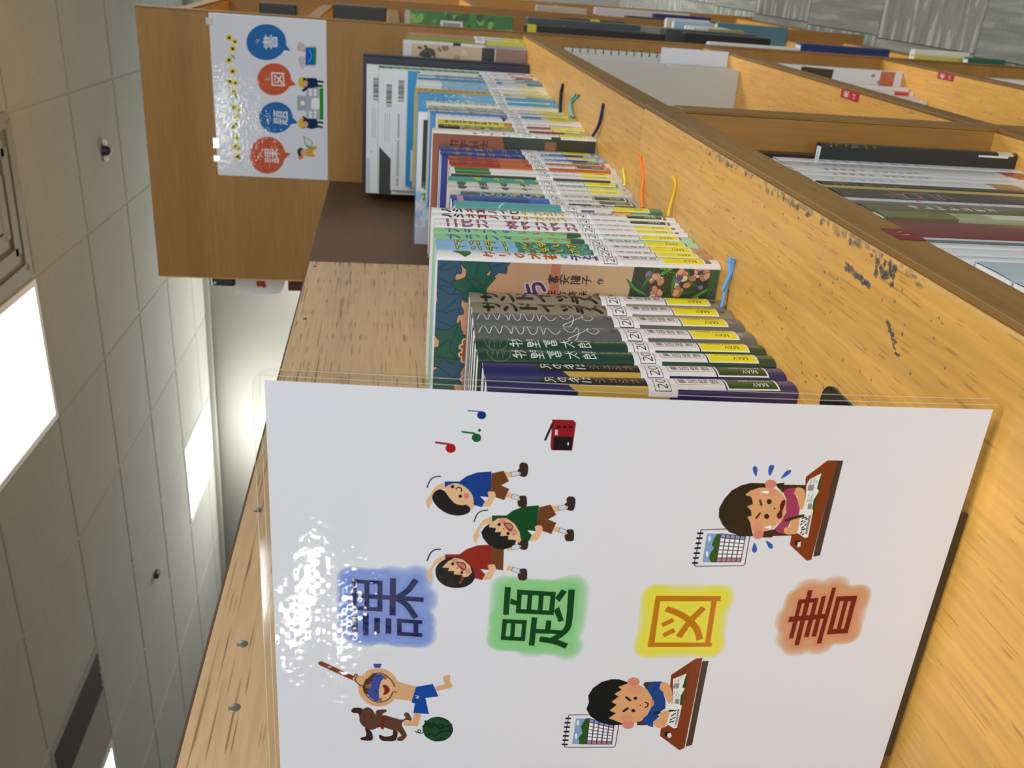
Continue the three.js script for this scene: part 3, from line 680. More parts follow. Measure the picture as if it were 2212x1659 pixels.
const ART_SMALL = [
  's #2f6db0 2554,1373 2359,1297 2229,1109 2215,880 2322,701 2507,639 2699,717 2827,903 2841,1129 2738,1308',
  'f #2f6db0 2624,1283 2397,1452 2415,1277',
  's #cc5f42 1886,1449 1707,1383 1588,1220 1577,1022 1676,867 1848,813 2025,880 2141,1042 2153,1237 2056,1392',
  'f #cc5f42 1959,1371 1783,1536 1744,1365',
  's #2f6db0 1171,1457 993,1392 875,1228 865,1029 965,873 1136,819 1313,886 1429,1048 1440,1244 1342,1401',
  'f #2f6db0 1248,1379 1072,1560 1025,1373',
  's #cc5f42 435,1291 217,1220 75,1044 65,832 190,666 400,611 615,684 754,858 765,1067 644,1232',
  'f #cc5f42 514,1208 472,1409 284,1201',
  's #e8d23c 2570,388 2535,375 2512,344 2509,307 2528,278 2562,269 2597,282 2620,313 2622,350 2603,379',
  's #2a2412 2568,356 2552,350 2541,336 2540,319 2549,306 2564,301 2580,307 2590,321 2591,338 2583,351',
  's #e8d23c 2506,480 2478,469 2459,444 2457,414 2473,391 2500,383 2528,394 2547,419 2549,449 2533,472',
  's #2a2412 2504,453 2492,448 2484,437 2483,424 2490,414 2502,410 2514,415 2522,426 2523,439 2516,449',
  's #e8d23c 2377,443 2342,430 2319,398 2317,361 2336,332 2370,322 2405,336 2428,367 2431,404 2411,433',
  's #2a2412 2375,410 2359,404 2349,390 2348,373 2357,360 2372,355 2388,361 2398,375 2399,392 2391,405',
  's #e8d23c 2171,365 2136,351 2112,320 2110,282 2130,253 2164,244 2199,257 2223,288 2225,326 2205,355',
  's #2a2412 2169,331 2153,325 2142,311 2141,294 2150,281 2166,277 2182,283 2193,297 2194,314 2185,327',
  's #e8d23c 1970,423 1934,410 1910,378 1908,340 1928,311 1962,301 1998,315 2022,346 2024,384 2004,413',
  's #2a2412 1968,390 1951,384 1941,369 1940,352 1949,339 1964,335 1981,341 1991,355 1992,372 1983,385',
  's #e8d23c 1782,363 1746,349 1722,318 1720,280 1740,250 1775,241 1811,254 1835,286 1837,323 1817,353',
  's #2a2412 1780,329 1764,323 1753,309 1752,292 1761,278 1777,274 1793,280 1804,294 1805,311 1796,325',
  's #e8d23c 1758,450 1729,439 1710,414 1708,383 1724,359 1752,351 1782,362 1801,388 1803,418 1786,442',
  's #2a2412 1757,422 1744,417 1735,406 1735,393 1742,383 1754,379 1767,384 1775,395 1776,408 1769,419',
  's #e8d23c 1590,418 1554,405 1530,373 1528,335 1548,305 1583,296 1620,309 1643,341 1646,379 1625,408',
  's #2a2412 1588,385 1572,379 1561,364 1560,347 1569,334 1585,329 1602,335 1612,350 1613,367 1604,380',
  's #e8d23c 1318,415 1281,401 1256,369 1254,331 1275,301 1311,292 1348,305 1372,337 1374,375 1353,405',
  's #2a2412 1316,381 1299,375 1288,361 1287,343 1296,330 1313,325 1329,331 1340,346 1341,363 1332,377',
  's #e8d23c 1259,500 1229,489 1209,463 1208,432 1224,408 1253,400 1283,411 1303,437 1304,467 1288,492',
  's #2a2412 1257,472 1244,467 1236,456 1235,442 1242,432 1255,428 1268,433 1276,444 1277,458 1270,468',
  's #e8d23c 1127,460 1089,446 1065,414 1063,376 1084,346 1120,336 1157,349 1181,381 1183,420 1163,450',
  's #2a2412 1125,426 1108,420 1097,405 1096,388 1105,374 1122,370 1138,376 1149,390 1150,408 1141,421',
  's #e8d23c 941,387 904,373 879,341 877,302 899,272 935,262 972,276 997,308 999,347 978,377',
  's #2a2412 940,353 923,347 912,332 911,314 920,301 937,296 954,303 965,317 966,335 956,348',
  's #e8d23c 731,441 693,427 669,395 666,356 688,326 725,316 762,330 787,362 789,401 768,431',
  's #2a2412 729,407 712,401 701,386 700,368 710,355 726,350 744,356 755,371 756,389 746,402',
  's #e8d23c 560,389 522,375 497,342 495,303 517,273 554,263 592,277 617,309 619,348 597,378',
  's #2a2412 559,354 541,348 530,333 529,316 539,302 556,297 573,304 584,318 585,336 575,350',
  's #e8d23c 511,461 480,450 460,424 458,392 476,368 505,360 536,371 556,397 558,428 541,453',
  's #2a2412 509,433 496,428 487,416 486,402 494,392 507,388 520,393 529,405 530,418 522,429',
  's #e8d23c 360,434 322,420 297,387 295,348 317,318 354,308 392,322 417,354 419,393 398,424',
  's #2a2412 359,399 341,393 330,378 329,361 339,347 356,342 373,348 385,363 385,381 376,395',
  'l #2c8a4a 28 1547,381 1494,425',
  'l #2c8a4a 28 1009,364 955,410',
  'l #2c8a4a 27 2260,357 2210,402',
  'l #2c8a4a 29 336,412 281,459',
  'f #a6aab6 1587,1552 1597,1975 1331,1972 1307,1545',
  'f #b2b6c0 1765,1726 1789,1978 1149,1970 1135,1714',
  's #eceef2 1543,1833 1551,1975 1371,1972 1363,1830',
  's #f0f0f4 1456,1700 1430,1691 1412,1669 1411,1641 1426,1619 1451,1611 1477,1620 1494,1643 1496,1670 1481,1692',
  'f #f2f2f6 1726,1778 1730,1834 1674,1833 1671,1777',
  'f #f2f2f6 1657,1777 1660,1833 1605,1832 1602,1776',
  'f #f2f2f6 1308,1770 1311,1827 1254,1826 1251,1769',
  'f #f2f2f6 1237,1769 1240,1826 1184,1825 1180,1768',
  'f #f2f2f6 1732,1868 1735,1925 1680,1924 1676,1867',
  'f #f2f2f6 1662,1867 1666,1924 1610,1923 1607,1866',
  'f #f2f2f6 1313,1862 1316,1919 1259,1918 1256,1861',
  'f #f2f2f6 1242,1861 1245,1918 1189,1917 1185,1860',
  'f #1f8a2a 1750,1983 1754,2052 1163,2045 1159,1976',
  'f #1c2c5a 1933,1749 1934,1930 1778,1958 1741,1826 1765,1726',
  'l #1c2c5a 52 1767,1766 1693,1675',
  's #3a2a20 1845,1754 1789,1738 1752,1699 1749,1652 1781,1615 1836,1601 1892,1617 1929,1656 1931,1703 1900,1740',
  's #d8a880 1826,1763 1791,1752 1768,1724 1765,1689 1785,1661 1819,1651 1855,1662 1878,1691 1880,1726 1860,1753',
  's #e2bc2c 1835,1577 1915,1609 1942,1680 1859,1664 1742,1676 1758,1606',
  'l #24342a 40 1876,1949 1872,2039',
  'l #24342a 40 1797,1948 1792,2028',
  'f #1c2c5a 1166,1735 1166,1919 1005,1947 967,1814 992,1712',
  'l #1c2c5a 53 1117,1755 1183,1664',
  's #3a2a20 1075,1740 1017,1724 979,1684 977,1636 1010,1598 1067,1585 1125,1601 1163,1640 1165,1688 1132,1726',
  's #d8a880 1056,1750 1019,1738 995,1709 993,1674 1014,1646 1049,1635 1086,1647 1110,1676 1111,1711 1091,1739',
  's #e2bc2c 1066,1560 1148,1593 1177,1664 1091,1648 969,1660 986,1589',
  'l #24342a 41 1107,1938 1101,2030',
  'l #24342a 41 1025,1937 1019,2019',
  's #c8b8ae 2433,1571 2569,1613 2537,1701 2501,1740 2521,1898 2455,1917 2404,1718',
  's #c0c0c4 2243,1586 2323,1638 2291,1736 2165,1893 2137,1912 2135,1713 2065,1672',
  'f #1766c0 2478,1730 2494,1928 2176,1913 2165,1724',
  'f #2a8a4a 2487,1882 2494,1933 2177,1921 2174,1873',
  'c #5aa0e8 19 2448,1798 2335,1836 2217,1784',
  's #e0a63c 569,1694 641,1870 601,1911 525,1837 433,1877 444,1691',
  'f #e8843c 436,1536 481,1599 401,1659 346,1565',
  's #3c3a30 516,1670 466,1655 434,1620 432,1576 461,1542 509,1530 559,1544 591,1580 593,1623 565,1657',
  's #dcae84 509,1728 466,1714 439,1681 437,1640 461,1607 502,1595 544,1609 572,1642 574,1683 550,1716',
  'l #8a9298 19 816,1657 722,1830 596,1807 632,1705 816,1657',
  'f #cfe0d4 806,1667 721,1820 616,1800 643,1709',
  'l #3aa060 33 633,1715 596,1807',
];

// ---------------------------------------------------------------- lettering: strokes on a 100 x 100 square, '/' between strokes
const GLYPH = {
  サ: '8,30 92,30/32,8 32,58/68,8 68,50 60,78 40,94', ン: '14,18 36,34/12,84 50,76 76,54 90,22', ド: '30,6 30,94/30,38 72,60/62,12 72,28/80,6 90,22', イ: '78,8 50,36 14,56/56,34 56,94', ッ: '22,44 30,62/48,38 54,56/80,38 72,68 46,90',
  チ: '74,10 46,20 18,22/8,44 92,44/54,20 52,62 34,92', ク: '42,6 30,34 12,54/40,24 84,24 72,62 34,94', ラ: '22,14 80,14/14,38 86,38 74,70 36,94', ブ: '12,20 76,20 66,62 24,92/80,4 88,16/92,0 99,12', カ: '10,30 86,30 82,80 68,88/46,8 40,56 14,92', ス: '16,18 78,18 62,54 14,92/56,58 90,92',
  の: '54,18 48,60 30,82 14,66 16,40 40,18 70,20 88,44 80,74 56,90', い: '18,22 18,62 30,82 42,68/74,26 84,44 86,64', ぶ: '40,10 56,18 42,34 56,50 50,78 34,84/16,58 8,78/72,56 84,78/70,10 76,22/84,4 92,18', ん: '46,8 12,90 34,56 48,60 54,86 72,84 90,56',
  ゆ: '20,14 14,70/14,56 34,26 70,22 84,44 70,68 46,64/58,8 60,60 44,94', り: '26,16 24,52/70,10 74,50 64,78 42,94', 木: '6,32 94,32/50,6 50,94/48,34 10,80/52,34 92,80', 荘: '6,16 94,16/32,4 32,28/68,4 68,28/18,40 18,94/34,34 34,94/6,62 34,58/48,58 96,58/70,38 70,88/46,90 98,90', 子: '18,12 78,12 52,34/52,34 52,84 38,92/6,50 94,50', ど: '34,12 42,44/78,28 32,52 24,72 36,86 78,88/78,8 84,18/90,2 97,12', も: '44,6 36,66 48,90 76,86 84,62/16,32 66,32/14,54 66,54', た: '8,26 60,26/34,6 16,92/54,48 88,46/54,70 60,86 92,86', ち: '12,26 84,26/46,6 28,56/28,56 58,44 82,60 70,88 36,94',
  兄: '22,8 78,8 78,42 22,42 22,8/36,42 30,70 8,92/62,42 62,84 94,86 94,70', 名: '46,4 14,44/40,18 82,18 56,54 10,76/34,58 86,58 86,94 34,94 34,58/42,32 58,42', は: '18,10 12,88/40,32 92,32/68,8 68,80 54,92 42,80 56,70 92,86', ジ: '26,10 46,22/14,36 34,48/14,90 62,72 90,34/70,6 80,18/84,0 94,12', ェ: '26,46 78,46/52,46 52,88/16,88 88,88', シ: '26,12 48,24/14,40 36,52/14,90 62,72 92,30',
  牧: '20,10 10,34/8,30 46,30/28,6 28,94/6,62 48,54/66,6 52,44/56,32 96,32/84,32 50,94/60,44 94,92', 野: '10,10 46,10 46,48 10,48 10,10/28,10 28,88/10,30 46,30/6,66 48,66/4,92 52,86/58,14 90,14 70,32/60,26 84,38/56,46 94,46 84,58/74,46 74,86 62,92', 富: '50,2 50,12/8,22 8,12 92,12 92,22/24,24 76,24/32,34 68,34 68,48 32,48 32,34/20,58 80,58 80,94 20,94 20,58/50,58 50,94/20,76 80,76', 太: '8,34 92,34/50,6 48,40 10,92/52,44 92,92/40,74 54,86', 郎: '12,16 46,16 46,50 12,50 12,16/28,4 28,16/12,32 46,32/12,50 12,90 40,80/36,62 48,86/62,12 62,96/62,14 90,14 78,42 92,62 82,78 66,74',
  群: '14,12 44,12 42,50 8,50/4,30 50,30/32,12 8,72/20,62 44,62 44,90 20,90 20,62/60,8 66,22/88,6 80,22/54,26 96,26/58,48 94,48/52,68 98,68/75,26 75,96', 来: '14,22 86,22/30,30 38,44/70,30 62,44/6,52 94,52/50,4 50,96/48,54 10,90/52,54 92,90', う: '36,8 58,18/20,42 60,30 78,50 66,78 40,94', ー: '8,50 92,46', マ: '10,18 90,18 50,66/34,50 62,86', チョ: '40,40 80,40 80,90 38,90/40,64 80,64', ェス: '20,30 80,30', タ: '42,6 12,54/38,24 84,24 72,64 30,94/34,46 66,66', 会: '50,4 6,46/50,4 94,46/30,44 70,44/12,62 88,62/46,62 24,88 78,86/64,72 88,94', し: '30,8 26,70 42,90 84,72', 言: '36,6 60,12/8,24 92,24/24,40 76,40/24,56 76,56/26,70 74,70 74,94 26,94 26,70', 本: '6,28 94,28/50,6 50,96/48,30 8,76/52,30 92,76/32,72 68,72', 日: '24,8 76,8 76,92 24,92 24,8/24,50 76,50', 文: '50,4 50,18/6,22 94,22/72,24 46,66 8,94/28,26 56,70 94,94', 作: '30,4 6,50/20,32 20,96/50,4 34,38/46,24 96,24/60,24 60,96/60,48 92,48/60,72 92,72', 絵: '26,4 12,26 34,34 10,58 40,54/26,54 26,94/10,68 8,86/40,68 44,82/72,4 48,42/72,4 96,42/58,46 86,46/48,62 96,62/70,62 54,90 90,86/82,76 94,94', 安: '50,2 50,12/8,26 8,14 92,14 92,26/40,24 24,62 82,94/66,48 20,94/6,48 94,48', 陽: '14,8 14,96/14,10 40,10 30,40 42,58 30,68/54,8 88,8 88,38 54,38 54,8/54,22 88,22/46,50 96,50/60,50 40,80/56,62 92,62 86,92 74,92/66,66 48,92/80,64 60,94', 佐: '30,4 6,50/20,32 20,96/40,24 98,24/64,4 38,78/52,54 92,54/72,54 72,90/46,90 98,90', 竹: '24,6 8,44/16,30 44,30/28,30 28,92/64,6 50,44/56,30 94,30/76,30 76,84 64,92', 美: '30,2 38,14/70,2 62,14/10,20 90,20/16,34 84,34/6,48 94,48/50,20 50,62/10,66 90,66/50,62 12,94/52,70 90,94', 保: '30,4 6,50/20,32 20,96/44,8 86,8 86,38 44,38 44,8/34,54 98,54/66,38 66,96/64,56 36,86/68,56 98,86', か: '8,32 60,28 66,52 52,88 40,80/40,6 14,88/76,22 92,48', だ: '8,26 56,26/32,6 16,90/52,48 84,48/52,72 58,86 90,86/76,8 82,20/90,4 96,16', と: '30,10 40,44/80,26 26,54 22,74 36,88 82,88', しょ: '22,20 20,60 32,76 48,62/70,30 70,74 58,84 56,74 70,70 90,84/70,44 86,42',
  コ: '14,16 84,16 84,86/10,84 86,84', ロ: '16,16 84,16 84,88 16,88 16,16', ボ: '8,28 80,28/46,6 46,92 34,86/24,46 12,74/66,46 80,74/80,4 86,14/92,0 98,10', '▽': '10,20 90,20 50,84 10,20', ネ: '44,4 58,16/18,28 76,28 12,72/48,50 48,96/58,56 86,80', ル: '30,14 28,60 8,90/58,10 58,88 92,58', ト: '34,6 34,94/34,38 78,60', ぱ: '18,10 12,88/40,32 86,32/66,8 66,80 52,90 42,80 54,70 88,84', 草: '6,16 94,16/32,4 32,28/68,4 68,28/26,34 74,34 74,62 26,62 26,34/26,48 74,48/6,78 94,78/50,62 50,98', 日本: '20,10 80,10 80,90 20,90 20,10',
};
function glyph(c, ch, x, y, s, color, lw) {
  const g = GLYPH[ch]; if (!g) return;
  c.strokeStyle = color; c.lineWidth = lw; c.lineCap = c.lineJoin = 'round';
  for (const st of g.split('/')) {
    const p = st.split(' ').map((q) => q.split(',').map((v) => +v * s / 100));
    c.beginPath(); c.moveTo(x + p[0][0], y + p[0][1]);
    if (p.length > 3) { for (let k = 1; k < p.length - 1; k++) c.quadraticCurveTo(x + p[k][0] * 0.5 + (p[k][0]) * 0.5, y + p[k][1], x + (p[k][0] * 0.35 + p[k + 1][0] * 0.65), y + (p[k][1] * 0.35 + p[k + 1][1] * 0.65)); c.lineTo(x + p[p.length - 1][0], y + p[p.length - 1][1]); }
    else for (let k = 1; k < p.length; k++) c.lineTo(x + p[k][0], y + p[k][1]);
    c.stroke();
  }
}
function column(c, text, x, y, s, step, color, lw, halo) { [...text].forEach((ch, k) => { if (halo) glyph(c, ch, x, y + k * step, s, halo, lw * 2.4); glyph(c, ch, x, y + k * step, s, color, lw); }); }
// the vector art of the two notices: paper coordinates in tenths of a millimetre
function artPoints(s) { return s.trim().split(' ').map((q) => q.split(',').map(Number)); }
function smooth(c, p, close) {
  const n = p.length, at = (k) => close ? p[(k + n) % n] : p[Math.max(0, Math.min(n - 1, k))];
  c.beginPath(); c.moveTo(...p[0]);
  for (let k = 0; k < (close ? n : n - 1); k++) { const a = at(k - 1), b = at(k), d = at(k + 1), e = at(k + 2); c.bezierCurveTo(b[0] + (d[0] - a[0]) / 6, b[1] + (d[1] - a[1]) / 6, d[0] - (e[0] - b[0]) / 6, d[1] - (e[1] - b[1]) / 6, d[0], d[1]); }
  if (close) c.closePath();
}
function drawArt(c, list, recolor, fat) {
  for (const line of list) {
    const [, kind, color, rest] = /^(\S+) (\S+) (.*)$/.exec(line);
    c.fillStyle = c.strokeStyle = recolor || color;
    if (kind === 'f' || kind === 's') {
      const p = artPoints(rest);
      if (kind === 's') smooth(c, p, true); else { c.beginPath(); p.forEach((q, k) => (k ? c.lineTo(...q) : c.moveTo(...q))); c.closePath(); }
      c.fill(); if (fat) { c.lineWidth = fat; c.stroke(); }
    } else {
      const w = parseFloat(rest), p = artPoints(rest.slice(rest.indexOf(' ') + 1));
      c.lineWidth = w + (fat || 0);
      c.lineCap = color === 'k' && !fat ? 'butt' : 'round';
      if (kind === 'c') smooth(c, p, false); else { c.beginPath(); p.forEach((q, k) => (k ? c.lineTo(...q) : c.moveTo(...q))); }
      c.stroke();
    }
  }
}
const bigKanji = [[ART_KA, '#0c1c58', '#7d90d2'], [ART_DAI, '#0c4418', '#8cc78a'], [ART_TO, '#c07a10', '#e9dc49'], [ART_SHO, '#6e1a10', '#cf8f6c']];
const bigSign = canvas(1448, 2048, (c, w, h) => {
  c.fillStyle = '#dfe1ea'; c.fillRect(0, 0, w, h);
  const k = w / 2100;
  c.setTransform(k, 0, 0, h / 2970, 0, 0);
  for (const [art, , glow] of bigKanji) {
    for (let q = 26; q >= 0; q--) { c.globalAlpha = q === 0 ? 0.8 : 0.075; drawArt(c, art, glow, 34 + q * 3.8); }
    c.globalAlpha = 1;
  }
  for (const [art, ink] of bigKanji) drawArt(c, art, ink);
  drawArt(c, ART_ART);
});
// kanji of the big notice reused small: each list fitted to a square
function fitted(c, list, x, y, s, color) {
  let x0 = 1e9, y0 = 1e9, x1 = -1e9, y1 = -1e9;
  for (const l of list) for (const [px, py] of artPoints(l.replace(/^\S+ \S+ (\d+ )?/, ''))) { x0 = Math.min(x0, px); x1 = Math.max(x1, px); y0 = Math.min(y0, py); y1 = Math.max(y1, py); }
  c.save(); c.translate(x, y); c.scale(s / (x1 - x0), s / (y1 - y0)); c.translate(-(x0 + x1) / 2, -(y0 + y1) / 2); drawArt(c, list, color); c.restore();
}
const smallSign = canvas(1188, 840, (c, w, h) => {
  c.fillStyle = '#e0e2ec'; c.fillRect(0, 0, w, h);
  c.setTransform(w / 297, 0, 0, w / 297, 0, 0);
  c.save(); c.scale(0.1, 0.1); drawArt(c, ART_SMALL); c.restore();
  for (const [l, x, y, s] of [[ART_SHO, 253.5, 107.4, 27], [ART_TO, 187.1, 120, 25], [ART_DAI, 115.5, 122.4, 26], [ART_KA, 41.1, 103.8, 28]]) fitted(c, l, x, y, s, '#eceef4');
  for (const [t, x, y] of [['しょ', 253.8, 84], ['と', 186.8, 100], ['か', 41, 81]]) glyph(c, t, x - 4.5, y - 4.5, 9, '#c9d6ea', 1.1);
  glyph(c, 'だ', 107, 96, 8, '#c9d6ea', 1); glyph(c, 'い', 116, 96, 8, '#c9d6ea', 1);
});
const glossWave = (sx, sy) => dataTex(512, 512, (x, y, c) => { const u = x / 512, v = y / 512; const n = vnoise(u * 7, v * 9, 71, 7, 9) * 0.5 + vnoise(u * 40, v * 50, 72, 40, 50) * 0.27 + vnoise(u * 110, v * 130, 73, 110, 130) * 0.23; c[0] = c[1] = c[2] = n * 255; }, { srgb: false, repeat: [sx, sy] });
function paperMat(c, bump, rough = 0.07) { return new THREE.MeshPhysicalMaterial({ map: canvasTex(c), roughness: rough, ior: 1.5, specularIntensity: 0.7, bumpMap: glossWave(1, 1), bumpScale: bump }); }

// ---------------------------------------------------------------- the big laminated notice, leaning back a little
const SIGN = { x: 0.3176, z: -0.0305, lean: 3.3785 * Math.PI / 180, turn: -0.2491 * Math.PI / 180 };
{
  const t = thing('notice', 'large laminated white notice with four glowing coloured characters, standing on the shelf front', 'sign', SIGN.x, 0.0004, SIGN.z);
  // local axes: X to the left edge (away from the aisle), Y up the sheet, Z towards the viewer
  const ex = new THREE.Vector3(Math.sin(SIGN.turn), 0, -Math.cos(SIGN.turn)), ey = new THREE.Vector3(Math.sin(SIGN.lean) * Math.cos(SIGN.turn), Math.cos(SIGN.lean), Math.sin(SIGN.lean) * Math.sin(SIGN.turn));
  const ez = new THREE.Vector3().crossVectors(ex, ey);           // away from the viewer
  t.quaternion.setFromRotationMatrix(new THREE.Matrix4().makeBasis(ex, ey, ez));
  const bow = (x, y) => -0.0034 * Math.sin(Math.PI * Math.min(1, Math.max(0, y / 0.307)));
  // printed sheet: local x 0.005..0.215 from the right edge, y 0.005..0.302; slightly bowed; the viewer is on local -Z
  const nx = 10, ny = 14, pos = [], uv = [], idx = [];
  for (let j = 0; j <= ny; j++) for (let i = 0; i <= nx; i++) { const x = 0.005 + 0.21 * i / nx, y = 0.005 + 0.297 * j / ny; pos.push(x, y, bow(x, y) - 0.0003); uv.push(1 - i / nx, j / ny); }
  for (let j = 0; j < ny; j++) for (let i = 0; i < nx; i++) { const a = j * (nx + 1) + i, b = a + 1, d = a + nx + 1, e = d + 1; idx.push(a, d, b, b, d, e); }
  const g = new THREE.BufferGeometry(); g.setAttribute('position', new THREE.Float32BufferAttribute(pos, 3)); g.setAttribute('uv', new THREE.Float32BufferAttribute(uv, 2)); g.setIndex(idx); g.computeVertexNormals();
  mesh('printed_sheet', g, paperMat(bigSign, 0.00017, 0.05), t);
  // clear laminate border: a rounded frame around the sheet
  const sh = new THREE.Shape(), r = 0.008, w = 0.22, h = 0.307;
  sh.moveTo(r, 0); sh.lineTo(w - r, 0); sh.absarc(w - r, r, r, -Math.PI / 2, 0); sh.lineTo(w, h - r); sh.absarc(w - r, h - r, r, 0, Math.PI / 2); sh.lineTo(r, h); sh.absarc(r, h - r, r, Math.PI / 2, Math.PI); sh.lineTo(0, r); sh.absarc(r, r, r, Math.PI, Math.PI * 1.5);
  const hole = new THREE.Path(); hole.moveTo(0.0049, 0.0049); hole.lineTo(0.0049, 0.3021); hole.lineTo(0.2151, 0.3021); hole.lineTo(0.2151, 0.0049); hole.closePath(); sh.holes.push(hole);
  const f = new THREE.ShapeGeometry(sh, 12); { const p = f.attributes.position; for (let k = 0; k < p.count; k++) p.setZ(k, bow(p.getX(k), p.getY(k))); }
  mesh('clear_border', f, M.film, t);
  // sealed inner line of the laminate around the sheet and its cut rim
  const seal = []; const rim = mat(0xe6e2d6, 0.15, { transparent: true, opacity: 0.5 });
  for (const [x0, y0, x1, y1] of [[0.0027, 0.0035, 0.003, 0.3037], [0.0027, 0.3037, 0.2172, 0.304], [0.2169, 0.0035, 0.2172, 0.3037], [0, r, 0.0003, h - r], [r, h - 0.0003, w - r, h], [w - 0.0003, r, w, h - r]]) {
    const b = new THREE.PlaneGeometry(x1 - x0, y1 - y0, 1, 12); b.translate((x0 + x1) / 2, (y0 + y1) / 2, -0.0004); const p = b.attributes.position; for (let k = 0; k < p.count; k++) p.setZ(k, bow(0, p.getY(k)) - 0.0004); seal.push(b);
  }
  mesh('sealed_rim', mergeGeometries(seal), rim, t);
}
// brown steel bookend that props the notice
{
  const t = thing('bookend', 'dark brown steel bookend hidden behind the large laminated notice', 'bookend', SIGN.x + 0.0012, 0.0003, SIGN.z);
  const sh = new THREE.Shape(); const x0 = -0.057, x1 = -0.2, hh = 0.15;
  sh.moveTo(x0, 0); sh.lineTo(x0, hh - 0.02); sh.absarc(x0 - 0.02, hh - 0.02, 0.02, 0, Math.PI / 2); sh.lineTo(x1 + 0.02, hh); sh.absarc(x1 + 0.02, hh - 0.02, 0.02, Math.PI / 2, Math.PI); sh.lineTo(x1, 0);
  const up = new THREE.ExtrudeGeometry(sh, { depth: 0.0016, bevelEnabled: false, curveSegments: 10 }); up.rotateY(-Math.PI / 2); up.rotateZ(-SIGN.lean); up.translate(0.0014, 0, 0);
  mesh('upright_plate', up, M.steel, t);
  const fs = new THREE.Shape(); fs.moveTo(0, -0.058); fs.lineTo(0.128, -0.058); fs.absarc(0.128, -0.0695, 0.0115, Math.PI / 2, -Math.PI / 2, true); fs.lineTo(0, -0.081);
  const foot = new THREE.ExtrudeGeometry(fs, { depth: 0.0016, bevelEnabled: false, curveSegments: 12 }); foot.rotateX(Math.PI / 2); foot.scale(1, 1, 1); foot.translate(0.0058, 0.0016, 0);
  mesh('foot_plate', foot, mat(0x20231f, 0.35, { metalness: 0.2 }), t);
}
// the small notice on the tall end panel
{
  const t = thing('notice', 'small laminated notice with four round speech bubbles taped on the tall end panel', 'sign', XE - 0.0006, 0.4809, -0.1532);
  t.rotation.x = -0.0354 * Math.PI / 180;
  const g = new THREE.PlaneGeometry(0.297, 0.21, 6, 4); g.rotateY(-Math.PI / 2);
  const m = mesh('printed_sheet', g, paperMat(smallSign, 0.00025, 0.06), t); m.position.x = -0.0004;
  const f = new THREE.BoxGeometry(0.0004, 0.214, 0.301); const l = mesh('laminate', f, M.plainWhite, t);
  for (const [y, z, w] of [[0.108, 0.135, 0.012], [0.108, -0.088, 0.02], [0.108, -0.118, 0.012]]) { const b = new RoundedBoxGeometry(0.0012, 0.012, w, 2, 0.0005); b.translate(-0.0014, y - 0.001, z); mesh('tape', b, mat(0xf4f4f4, 0.12, { clearcoat: 1, transmission: 0.4, thickness: 0 }), t); }  // clear tape coloured white, its glints put into the colour
}
// red shelf stickers
const stickerCanvas = (lines, font, w = 256, h = 128, bg = '#b3242c') => canvas(w, h, (c) => { c.fillStyle = bg; c.fillRect(0, 0, w, h); c.fillStyle = c.strokeStyle = '#f6e4e4'; lines(c, w, h); });
{
  const t = thing('shelf_sticker', 'dark red sticker with one white character on the front edge of the nearest board', 'sticker', 0.46, -0.0215, 0.0004);
  const m = mat(0xffffff, 0.4, { map: canvasTex(stickerCanvas((c, w, h) => { glyph(c, 'い', w * 0.32, h * 0.2, h * 0.62, '#e6c8c6', 7); }, 0, 256, 180, '#7c1c1e')) });
  mesh('label', new THREE.BoxGeometry(0.022, 0.0152, 0.0004), m, t);
}
{
  const art = (two) => stickerCanvas((c, w, h) => { c.fillStyle = '#c02a33'; c.fillRect(0, 0, w, h); glyph(c, '来', 128, 10, 82, '#f6d8dc', 9); c.save(); c.translate(64, 52); c.rotate(-Math.PI / 2); c.font = 'bold 42px sans-serif'; c.textAlign = 'center'; c.fillStyle = '#f6e4e4'; c.fillText(two, 0, 16); c.restore(); }, 0, 240, 104);
  [['red sticker on the upper of two bare oak shelves, beside the grey file box', 1.238, -0.3637, -0.0098, '2-1'], ['red sticker on the lower of two bare oak shelves, under the big white book', 1.651, -0.7457, -0.0098, '3-1']].forEach(([l, x, y, z, n]) => {
    const t = thing('shelf_sticker', l, 'sticker', x, y, z);
    mesh('label', new THREE.BoxGeometry(0.054, 0.0003, 0.0115), mat(0xffffff, 0.4, { map: canvasTex(art(n)) }), t);
  });
}

// ---------------------------------------------------------------- books
// spine art is drawn in millimetres into a strip of an atlas; the same strip's outer columns colour the boards
const ATLAS = [0, 1].map(() => { const c = document.createElement('canvas'); c.width = c.height = 2048; return c; });
const slots = new Map(); let slotCount = 0;
const SPINES = {};
function slot(key, S, Hh) {
  if (slots.has(key)) return slots.get(key);
  const k = slotCount++, a = Math.floor(k / 42), q = k % 42, col = q % 21, row = Math.floor(q / 21), x = col * 97, y = row * 1024;
  const c = ATLAS[a].getContext('2d');
  c.save(); c.setTransform(96 / S, 0, 0, 1020 / Hh, x, y + 2); c.beginPath(); c.rect(0, 0, S, Hh); c.clip(); c.lineCap = c.lineJoin = 'round';
  SPINES[key](c, S, Hh); c.restore();
  const r = { atlas: a, u0: (x + 2) / 2048, u1: (x + 94) / 2048, v0: 1 - (y + 1020) / 2048, v1: 1 - (y + 4) / 2048 };
  slots.set(key, r); return r;
}
const R = (c, col, x, y, w, h) => { c.fillStyle = col; c.fillRect(x, y, w, h); };
const dabs = (c, n, cols, x, y, w, h, r0, r1, s) => { for (let k = 0; k < n; k++) { c.fillStyle = cols[Math.floor(hash(k, s, 1) * cols.length)]; c.beginPath(); c.ellipse(x + hash(k, s, 2) * w, y + hash(k, s, 3) * h, r0 + hash(k, s, 4) * (r1 - r0), (r0 + hash(k, s, 5) * (r1 - r0)) * 0.7, hash(k, s, 6) * 3, 0, 7); c.fill(); } };
